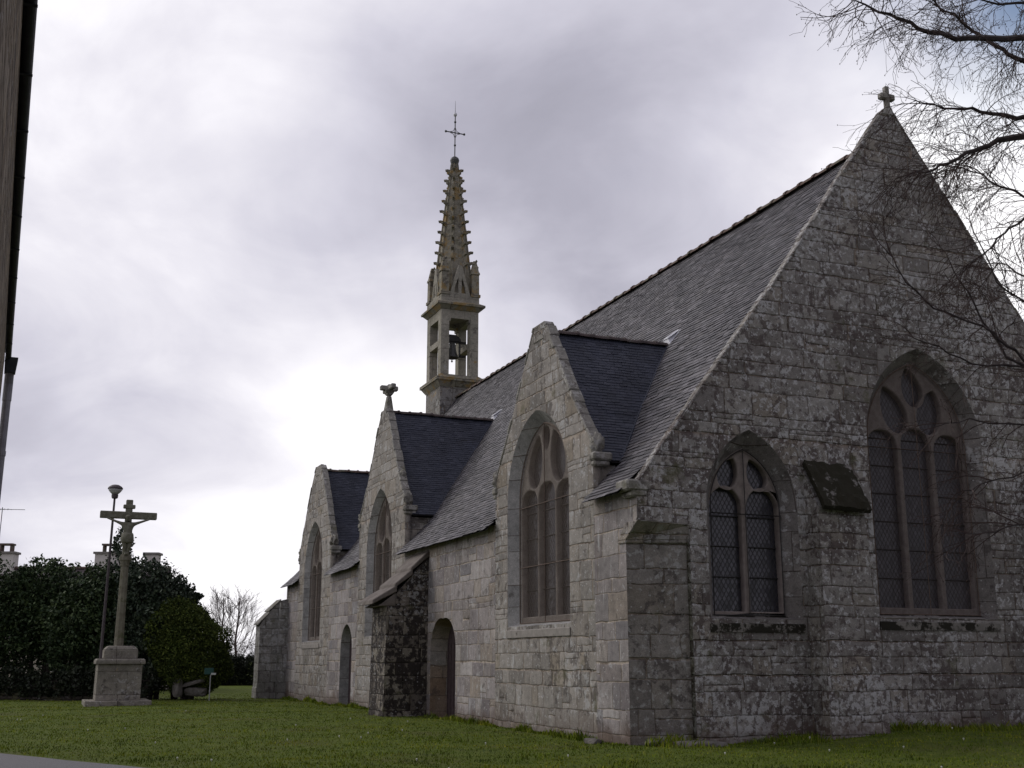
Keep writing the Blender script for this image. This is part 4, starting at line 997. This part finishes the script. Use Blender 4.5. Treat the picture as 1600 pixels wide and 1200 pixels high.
# px 20..290 : a screen of tall evergreens in front of the far house
EG_ = 'evergreens before the house'
shrub('evergreen_bush', -40, 52, [(0, 0, 3.7, 1.9, 1.5, 2.3), (1.0, .3, 2.6, 1.4, 1.3, 2.2), (-.6, 0, 1.7, 1.8, 1.4, 1.7)], 12000, .16, 'leafA', 'dark broad evergreen bush at the left edge, hiding the low house', 'bush', EG_, seed=3, gap=.12)
shrub('evergreen_bush', 62, 52.5, [(0, 0, 3.7, 1.8, 1.5, 2.0), (.9, .2, 3.0, 1.5, 1.3, 2.2), (-.8, 0, 2.6, 1.5, 1.3, 2.0), (0, 0, 4.85, 1.7, 1.1, 1.3), (-1.2, 0, 4.3, 1.2, 1.1, 1.4)], 25000, .16, 'leafA', 'dark evergreen bush left of the wayside cross with ragged top against the roof', 'bush', EG_, seed=4, gap=.10)
shrub('evergreen_bush', 130, 51.5, [(0, 0, 3.4, 1.6, 1.4, 2.1), (.4, .3, 4.4, 1.3, 1.1, 1.4), (-.5, .2, 2.2, 1.3, 1.3, 1.6), (.9, 0, 2.4, 1.2, 1.2, 1.8)], 19000, .16, 'leafA', 'dark evergreen bush just left of the stone pedestal, gaps low down', 'bush', EG_, seed=5, gap=.13)
shrub('ivy_tree', 178, 53, [(0, 0, 5.2, .9, .7, 1.4), (.0, 0, 6.7, .5, .4, .95), (-.3, 0, 4.0, 1.0, .9, 1.4), (.5, 0, 4.2, .9, .8, 1.3)], 9500, .16, 'leafB', 'slender tree wound with pale ivy behind the stone shaft', 'tree', seed=6, gap=.2)
shrub('evergreen_bush', 232, 51.5, [(0, 0, 3.4, 1.6, 1.3, 2.3), (-.5, .2, 4.6, 1.2, 1.1, 1.4), (.8, .2, 3.4, 1.3, 1.1, 1.7), (-.2, 0, 1.8, 1.7, 1.3, 1.7)], 21000, .16, 'leafB', 'bluish green ivy mass just right of the stone shaft', 'bush', EG_, seed=7, gap=.04)
shrub('evergreen_bush', 268, 52, [(0, 0, 3.1, 1.1, 1.0, 1.9), (.35, 0, 4.0, .7, .6, .8), (.95, 0, 4.35, .30, .22, .16)], 9000, .15, 'leafB', 'ivy bush with one stray sprig reaching right over the clipped conifer', 'bush', EG_, seed=8)
shrub('clipped_conifer', 300, 51, [(0, 0, 1.75, 1.70, 1.5, 1.75), (-.75, 0, 2.55, 1.35, 1.2, 1.75), (-.2, 0, 2.5, 1.2, 1.2, 1.45), (.30, 0, 1.3, 1.45, 1.4, 1.2)], 46000, .12, 'leafC', 'rounded yellow green conifer right of the wayside cross', 'conifer', seed=9, aspect=2.2, shell=.75, smooth_=.45)
# dark hedge and the low wall under the bushes
p = at_y(400, 1050, 74)
h_ = tag(empty('hedge', (-17.0, 74, 0)), 'low dark clipped hedge beyond the lawn left of the church', 'hedge')
leaf_obj('crown', [((i * 1.0 - 3.5, 0, .9), (.9, .6, .95)) for i in range(8)], 30000, .14, M['leafD'], h_, seed=11, shell=.5)
b = MB()
b.tube([(-4, 0, .02), (4, 0, .02)], .06, 5)
for i in range(8): b.tube([(i - 3.5, 0, -.1), (i - 3.5 + random.uniform(-.1, .1), 0, 1.2)], [.05, .02], 5)
b.build('trunk', M['bark'], h_)
M['drywall'] = masonry('mossy rubble wall', .22, .38, ((.035, .03, .026), (.055, .048, .04), (.045, .038, .03)), (.02, .018, .015), pale=.15, dark=.5, moss=.4, jw=.03, bump=.05)
w_ = tag(empty('rubble_wall', (-22.4, 50.6, 0), R(-2)), 'low dark mossy rubble wall under the evergreen bushes', 'wall')
b = MB(); n = 30
for i in range(n):
    x0, x1 = -7. + i * 14. / n, -7. + (i + 1) * 14. / n - .01; hh = .80 + .14 * mnoise.noise(Vector((i * .4, 0, 0)))
    b.hexa([(x0, -.3, -.3), (x1, -.3, -.3), (x1, .3, -.3), (x0, .3, -.3)], [(x0, -.24, hh + random.uniform(-.03, .03)), (x1, -.24, hh), (x1, .24, hh), (x0, .24, hh)])
b.build('wall_body', M['drywall'], w_)
leaf_obj('ivy', [((-6.6 + i * .95, -.24, .50 + .2 * random.random()), (.75, .36, .60)) for i in range(15)], 15000, .15, M['leafD'], w_, seed=12)
# stones and a fallen slab by the conifer
p = at_y(277, 1090, 50); o = rock('boundary_stone', (p.x, 50, .42), (.34, .22, .55), M['rock'], 5); tag(o, 'rough upright grey stone under the conifer', 'stone')
p = at_y(301, 1085, 50); o = rock('stone_slab', (p.x, 50.0, .62), (.62, .22, .12), M['rock'], 8); o.rotation_euler = (0, R(-14), 0); tag(o, 'pale slab lying tilted on blocks beside the upright stone', 'stone')
o = rock('stone_block', (p.x + .1, 50.1, .25), (.55, .26, .26), M['rock'], 9); o.rotation_euler = (0, 0, 0); tag(o, 'squat stone block under the tilted slab', 'stone')
# little sign on a thin post
p = at_y(327, 1090, 49.5)
sg = tag(empty('small_sign', (p.x, 49.5, 0), R(10)), 'small green sign plate on a thin pale post near the conifer', 'sign')
b = MB(); b.tube([(0, 0, -.1), (0, 0, 1.02)], .025, 6); b.build('post', plain('galvanised post', (.25, .25, .26), (.34, .34, .35), 9., .5), sg)
b = MB(); b.box(-.26, .12, -.05, -.03, .98, 1.24); b.build('plate', plain('green enamel', (.015, .055, .05), (.02, .075, .065), 9., .4), sg, bevel=.006)
b = MB(); b.box(.02, .22, -.075, -.052, .96, 1.04); b.build('label_strip', plain('pale strip', (.45, .46, .45), (.52, .53, .52), 9., .5), sg)

# ------------------------------------------------------------------ far house behind the bushes
hs = tag(empty('far_house', (-25.5, 60, 0), R(2)), 'low slate roofed cream house with three chimneys behind the evergreens', 'house')
M['render'] = plain('cream render', (.42, .37, .31), (.50, .45, .39), 1.2, .9, .006)
M['chim'] = plain('pale chimney render', (.52, .48, .45), (.62, .58, .55), 1.4, .9, .006)
M['hslate'] = slate('far roof slates', ((.10, .10, .12), (.14, .14, .165), (.12, .12, .14)), lich=.1)
M['hslate2'] = slate('far brown roof', ((.06, .05, .05), (.085, .07, .07)), lich=.2)
hx0, hx1 = -9., 6.6
b = MB(); b.prism_x([(0, -.2), (0, 2.8), (3.6, 6.35), (7.2, 2.8), (7.2, -.2)], hx0, hx1); b.build('wall', M['render'], hs)
rf = slates(([(hx0 - .1, -.35, 2.62), (hx0 - .1, 3.6, 6.50)], [(hx1 + .12, -.35, 2.62), (hx1 + .12, 3.6, 6.50)]), M['hslate2'], 'roof', hs, .3, .22)
MB().add([(hx0 - .1, 7.55, 2.62), (hx1 + .1, 7.55, 2.62), (hx1 + .1, 3.6, 6.49), (hx0 - .1, 3.6, 6.49)], [(0, 1, 2, 3)]).build('roof', M['hslate'], hs)
ridge_tiles((hx0 - .1, 3.6, 6.52), (hx1 + .1, 3.6, 6.52), 'ridge_tile', M['ridge'], rf, .5, .12)
def chimney(px, w, ztop, pot=False):
    x = (px - 800) / 1831 * 63.6 + 25.5
    c = MB(); c.box(x - w / 2, x + w / 2, 3.25, 3.95, 5.2, ztop); co = c.build('chimney', M['chim'], hs, bevel=.01)
    c = MB(); c.box(x - w / 2 - .08, x + w / 2 + .08, 3.17, 4.03, ztop + .003, ztop + .12); c.build('chimney_cap', M['sill_n'], co)
    if pot:
        c = MB()
        for s_ in (-1, 1): c.box(x + s_ * .28 - .05, x + s_ * .28 + .05, 3.4, 3.8, ztop + .12, ztop + .48)
        c.box(x - .38, x + .38, 3.35, 3.85, ztop + .48, ztop + .58); c.build('chimney_hood', M['ridge'], co)
    return co
chimney(160, 1.35, 7.25, True); chimney(229, .72, 7.22); c0 = chimney(-2, 1.1, 7.25, True)
for (x0_, z0_) in ((-6.2, 1.0), (-2.4, 1.0), (2.2, 1.0)):
    fr = MB(); fr.box(x0_ - .55, x0_ + .55, -.04, -.003, z0_ - .05, z0_ + 1.25); f_ = fr.build('window', M['chim'], hs)
    fr = MB(); fr.box(x0_ - .47, x0_ - .03, -.06, -.042, z0_ + .03, z0_ + 1.17); fr.box(x0_ + .03, x0_ + .47, -.06, -.042, z0_ + .03, z0_ + 1.17); fr.build('pane', M['glass'], f_)
an = MB(); xa = (-16 - 800) / 1831 * 63.6 + 25.5
an.tube([(xa, 3.6, 7.2), (xa, 3.6, 9.85)], .022, 5); an.tube([(xa - .7, 3.6, 9.75), (xa + 1.25, 3.6, 9.72)], .015, 4)
for k in range(6): an.tube([(xa - .6 + k * .2, 3.3, 9.74), (xa - .6 + k * .2, 3.9, 9.74)], .008, 4)
an.build('tv_antenna', M['iron'], c0)

# ------------------------------------------------------------------ house beside the viewer (left edge)
HD = R(24.05)                                     # its long side runs this way
near = tag(empty('stone_house', (-7.19, 15.82, 0), HD), 'brown rubble stone house at the left edge with dark gutter and pipe', 'house')
# local y = along the eave, away from the viewer; the street face is at x = -0.16
M['rubble'] = masonry('brown rubble', .24, .36, ((.17, .13, .085), (.22, .175, .12), (.14, .11, .08), (.25, .21, .16)), (.20, .165, .12), pale=.2, dark=.35, moss=.1, orange=.15, jw=.03, bump=.035, rough_joint=.09)
WX = -.088; EZ = 5.78
b = MB(); b.prism_y([(WX, -.2), (WX, EZ), (WX - 4.2, 9.6), (WX - 8.4, EZ), (WX - 8.4, -.2)], -24., -.12); b.build('wall', M['rubble'], near)
nr = MB(); nr.hexa([(WX + .04, -24.2, EZ + .05), (WX + .04, -.02, EZ + .05), (WX - 4.2, -.02, 9.78), (WX - 4.2, -24.2, 9.78)], [(WX + .04, -24.2, EZ + .13), (WX + .04, -.02, EZ + .13), (WX - 4.2, -.02, 9.88), (WX - 4.2, -24.2, 9.88)]); nr.build('roof', M['slate_shaded'], near)
nr = MB(); nr.hexa([(WX - 8.56, -24.2, EZ + .05), (WX - 8.56, -.02, EZ + .05), (WX - 4.2, -.02, 9.78), (WX - 4.2, -24.2, 9.78)], [(WX - 8.56, -24.2, EZ + .13), (WX - 8.56, -.02, EZ + .13), (WX - 4.2, -.02, 9.88), (WX - 4.2, -24.2, 9.88)]); nr.build('roof', M['slate_shaded'], near)
M['gut'] = plain('dark zinc gutter', (.012, .014, .016), (.025, .027, .03), 9., .6, .003, .3)
M['zinc'] = plain('zinc downpipe', (.16, .155, .175), (.22, .215, .235), 7., .5, .003, .3)
gt = MB(); gr_ = .040
for yy in range(-24, 1):
    y0, y1 = yy, min(0.06, yy + .995)
    vs = []
    for y_ in (y0, y1):
        for k in range(9):
            th = math.pi * (1 + k / 8); vs.append((-.042 + gr_ * math.cos(th), y_, 5.80 + gr_ * math.sin(th)))
        for k in range(8, -1, -1):
            th = math.pi * (1 + k / 8); vs.append((-.042 + (gr_ - .006) * math.cos(th), y_, 5.80 + (gr_ - .006) * math.sin(th)))
    gt.add(vs, [(k, (k + 1) % 18, 18 + (k + 1) % 18, 18 + k) for k in range(18)] + [tuple(range(17, -1, -1)), tuple(range(18, 36))])
    gt.box(-.086, .002, y1 - .03, y1 + .0, 5.752, 5.760)
gt.build('gutter', M['gut'], near)
dp = MB(); dp.tube([(-.005, .0, 5.70), (-.005, .03, 5.62), (-.005, .12, 5.45), (-.005, .12, 5.2)], .062, 12); dp.tube([(-.005, .12, 5.25), (-.005, .12, 0.)], .056, 12)
for zz in (4.4, 2.4, .5): dp.tube([(-.005, .12, zz), (-.005, .12, zz + .07)], .064, 12)
dp.build('downpipe', M['zinc'], near)
hp = MB(); hp.hexa([(-.075, -.07, 5.58), (.07, -.07, 5.58), (.07, .08, 5.58), (-.075, .08, 5.58)], [(-.085, -.09, 5.80), (.09, -.09, 5.80), (.09, .10, 5.80), (-.085, .10, 5.80)]); hp.build('hopper', M['gut'], near)

# ------------------------------------------------------------------ bare trees
class Twigs:
    def __init__(s, seed): s.b = MB(); s.r = random.Random(seed); s.b2 = MB(); s.tips = []
    def limb(s, pts, r0, r1, n=5, mb=None):
        m = len(pts); (mb or s.b).tube(pts, [r0 + (r1 - r0) * i / (m - 1) for i in range(m)], n)
    def twig(s, p, d, L, r, depth, droop=.0, wig=.25, kids=5, rmin=.0022, spread=.8, flat=None):
        pts = [Vector(p)]; d = Vector(d).normalized(); n = 4 if depth else 3
        for i in range(n):
            d = (d + Vector((s.r.gauss(0, wig), s.r.gauss(0, wig), s.r.gauss(0, wig) - droop))).normalized(); pts.append(pts[-1] + d * (L / n))
        s.limb(pts, r, max(rmin, r * .45), 3 if r < .012 else 5, s.b2 if r < .02 else s.b)
        if depth == 0: s.tips.append(pts[-1]); return
        for k in range(kids):
            t = .2 + .8 * (k + s.r.random()) / kids; i = min(n - 1, int(t * n)); q = pts[i].lerp(pts[i + 1], t * n - i); base = (pts[i + 1] - pts[i]).normalized()
            ax = Vector((s.r.gauss(0, 1), s.r.gauss(0, 1), s.r.gauss(0, 1))); side = ax - base * ax.dot(base)
            if side.length < 1e-3: continue
            s.twig(q, base + side.normalized() * spread * s.r.uniform(.6, 1.3), L * s.r.uniform(.38, .62), max(rmin, r * .52), depth - 1, droop, wig, max(2, kids - 1), rmin, spread)
    def buds(s, size):
        for p in s.tips:
            if s.r.random() < .6: s.b2.lathe([(size * .2, -size), (size * .6, 0), (size * .15, size)], p, 4)
# the birch whose crown hangs in at the top right; its trunk stands outside the picture
TB = Vector((7.6, 11.2, 0)); tw = Twigs(21)
birch = tag(empty('birch_tree', TB), 'bare birch tree with fine hanging twigs reaching in from the right', 'tree')
def wp(px, py, y): return at_y(px, py, y) - TB
trunk = [Vector((0, 0, -.2)), Vector((.1, .1, 2.)), Vector((-.05, .1, 4.)), Vector((.1, 0, 6.5)), Vector((0, .15, 9.)), Vector((.1, .1, 11.5))]
LIMBS = [  # start on trunk (z), points (px, py, depth), base radius
    (7.6, [(1720, 70, 10.6), (1600, 60, 10.2), (1511, 61, 9.9), (1451, 51, 9.8), (1403, 28, 9.7), (1361, 9, 9.6), (1330, -2, 9.5)], .040),
    (8.4, [(1720, 160, 11), (1600, 98, 10.8), (1567, 75, 10.7), (1520, 47, 10.6), (1473, 14, 10.5), (1440, -15, 10.4)], .034),
    (7.0, [(1720, 190, 11.6), (1600, 184, 11.5), (1562, 182, 11.4), (1520, 173, 11.4), (1473, 166, 11.3), (1427, 156, 11.2)], .036),
    (6.2, [(1720, 205, 10.4), (1600, 214, 10.2), (1557, 219, 10.2), (1520, 236, 10.2), (1487, 254, 10.1), (1459, 264, 10.1), (1425, 272, 10.)], .042),
    (6.0, [(1720, 310, 11.2), (1600, 306, 11.4), (1557, 289, 11.5), (1520, 266, 11.5), (1473, 259, 11.6)], .018),
    (5.6, [(1720, 320, 10.8), (1600, 343, 10.6), (1567, 364, 10.5), (1543, 392, 10.5), (1510, 415, 10.4)], .018),
    (3.6, [(1720, 640, 10), (1600, 562, 9.8), (1557, 527, 9.7), (1534, 509, 9.7), (1497, 495, 9.6), (1445, 471, 9.5), (1408, 430, 9.4), (1385, 392, 9.4)], .014),
    (3.7, [(1720, 630, 11), (1571, 555, 10.8), (1539, 504, 10.7), (1511, 457, 10.6), (1483, 406, 10.6)], .018),
    (3.4, [(1700, 585, 11.5), (1600, 574, 11.4), (1517, 568, 11.3), (1466, 545, 11.2), (1427, 528, 11.1)], .016),
    (3.0, [(1700, 690, 10.5), (1600, 667, 10.4), (1517, 653, 10.3), (1460, 668, 10.2)], .012),
    (2.6, [(1700, 720, 11), (1600, 738, 10.8), (1540, 755, 10.7), (1506, 766, 10.6)], .012),
    (2.2, [(1700, 790, 10), (1600, 817, 9.9), (1551, 831, 9.9), (1512, 834, 9.8)], .010),
    (4.6, [(1720, 470, 11.8), (1600, 430, 11.6), (1560, 410, 11.5), (1530, 450, 11.5)], .014),
    (8.8, [(1720, 20, 11.4), (1640, 0, 11.3), (1560, 8, 11.2), (1500, -10, 11.1)], .030),
    (4.2, [(1720, 500, 10.3), (1610, 480, 10.2), (1560, 440, 10.1), (1520, 360, 10.1)], .014)]
for zi, (z, pl, r0_) in enumerate(LIMBS):
    pts = [Vector((.05, .08, z))] + [wp(*q) for q in pl]
    # finer polyline with a little wander
    fine = []
    for a, b in zip(pts, pts[1:]):
        for k in range(3): fine.append(a.lerp(b, k / 3) + Vector((tw.r.gauss(0, .012), tw.r.gauss(0, .012), tw.r.gauss(0, .012))))
    fine.append(pts[-1]); tw.limb(fine, r0_ * 1.08, .005, 6)
    n = len(fine); top = z >= 5.5
    dens = 42 if z >= 6 else (24 if top else 11)
    for k in range(dens):
        t = .22 + .78 * (k + tw.r.random()) / dens; f_ = t * (n - 1); i = min(n - 2, int(f_)); q = fine[i].lerp(fine[i + 1], f_ - i); base = (fine[i + 1] - fine[i]).normalized()
        dz_ = -.55 if tw.r.random() < (.72 if top else .5) else .5
        d = base * .7 + Vector((tw.r.gauss(-.25, .5), tw.r.gauss(0, .45), dz_ + tw.r.gauss(0, .35)))
        tw.twig(q, d, tw.r.uniform(.30, .78) * (1. if top else .8), tw.r.uniform(.0038, .0072), 2, .10, .2, 4, .0017, .75)
    tw.twig(fine[-1], fine[-1] - fine[-3], .38, .005, 2, .05, .2, 5, .0017)
tw.buds(.008)
M['birchbark'] = plain('birch limb bark', (.030, .024, .022), (.06, .05, .046), 10., .9, .004)
M['twigm'] = plain('birch twigs', (.035, .022, .018), (.06, .04, .034), 10., .85, 0.)
tw.b.build('limb', M['birchbark'], birch, recalc=False, uv=False); tw.b2.build('twig', M['twigm'], birch, recalc=False, uv=False)
b = MB(); b.tube(trunk, [.26, .21, .18, .14, .09, .03], 12); b.build('trunk', plain('white birch bark', (.30, .29, .27), (.45, .44, .42), 3., .85, .01, c3=(.05, .045, .04), thr=.58), birch)
# bare trees far off, left of the church
def bare_tree(px, y, H, seed, label, spread=.55, kids=7):
    x = (px - 800) / 1831 * y; o = tag(empty('bare_tree', (x, y, 0)), label, 'tree', 'bare trees beyond the hedge'); t = Twigs(seed)
    tr = [Vector((0, 0, -.2)), Vector((.05, 0, H * .25)), Vector((-.08, 0, H * .5)), Vector((.05, .1, H * .8)), Vector((0, 0, H))]
    t.limb(tr, .13, .03, 7)
    for k in range(13):
        z = H * (.16 + .76 * k / 13); a = k * 2.4 + t.r.random(); q = Vector((0, 0, z))
        t.twig(q, Vector((math.cos(a) * spread, math.sin(a) * spread, .8)), (H - z) * .5 + .8, .034 * (1 - .5 * z / H), 3, -.06, .11, kids - 2, .0065, .5)
    t.b.add(t.b2.v, t.b2.f); t.b.build('trunk', M['fartwig'], o, recalc=False, uv=False)
M['fartwig'] = plain('grey brown twigs', (.07, .052, .048), (.11, .085, .08), 3., .9, 0.)
bare_tree(344, 86, 6.0, 31, 'left hand bare tree of the pair seen between conifer and church', .42)
bare_tree(368, 84, 5.9, 32, 'right hand bare tree of the pair, close to the church buttress', .5)
bare_tree(262, 70, 6.2, 33, 'thin bare tree showing its twigs behind the ivy bush', .5, 6)
M['thick'] = leafmat('brown thicket twigs', (.05, .034, .030), (.075, .055, .05), (.10, .08, .075), .9)
th_ = tag(empty('thicket', (-18.2, 82, 0)), 'brown leafless thicket above the dark hedge', 'thicket', kind='stuff')
leaf_obj('twig', [((i * 1.2 - 4, random.uniform(-.4, .4), 1.5 + .25 * i / 2), (1.2, .8, 1.3)) for i in range(8)], 9000, .30, M['thick'], th_, seed=15, aspect=14, shell=.2)
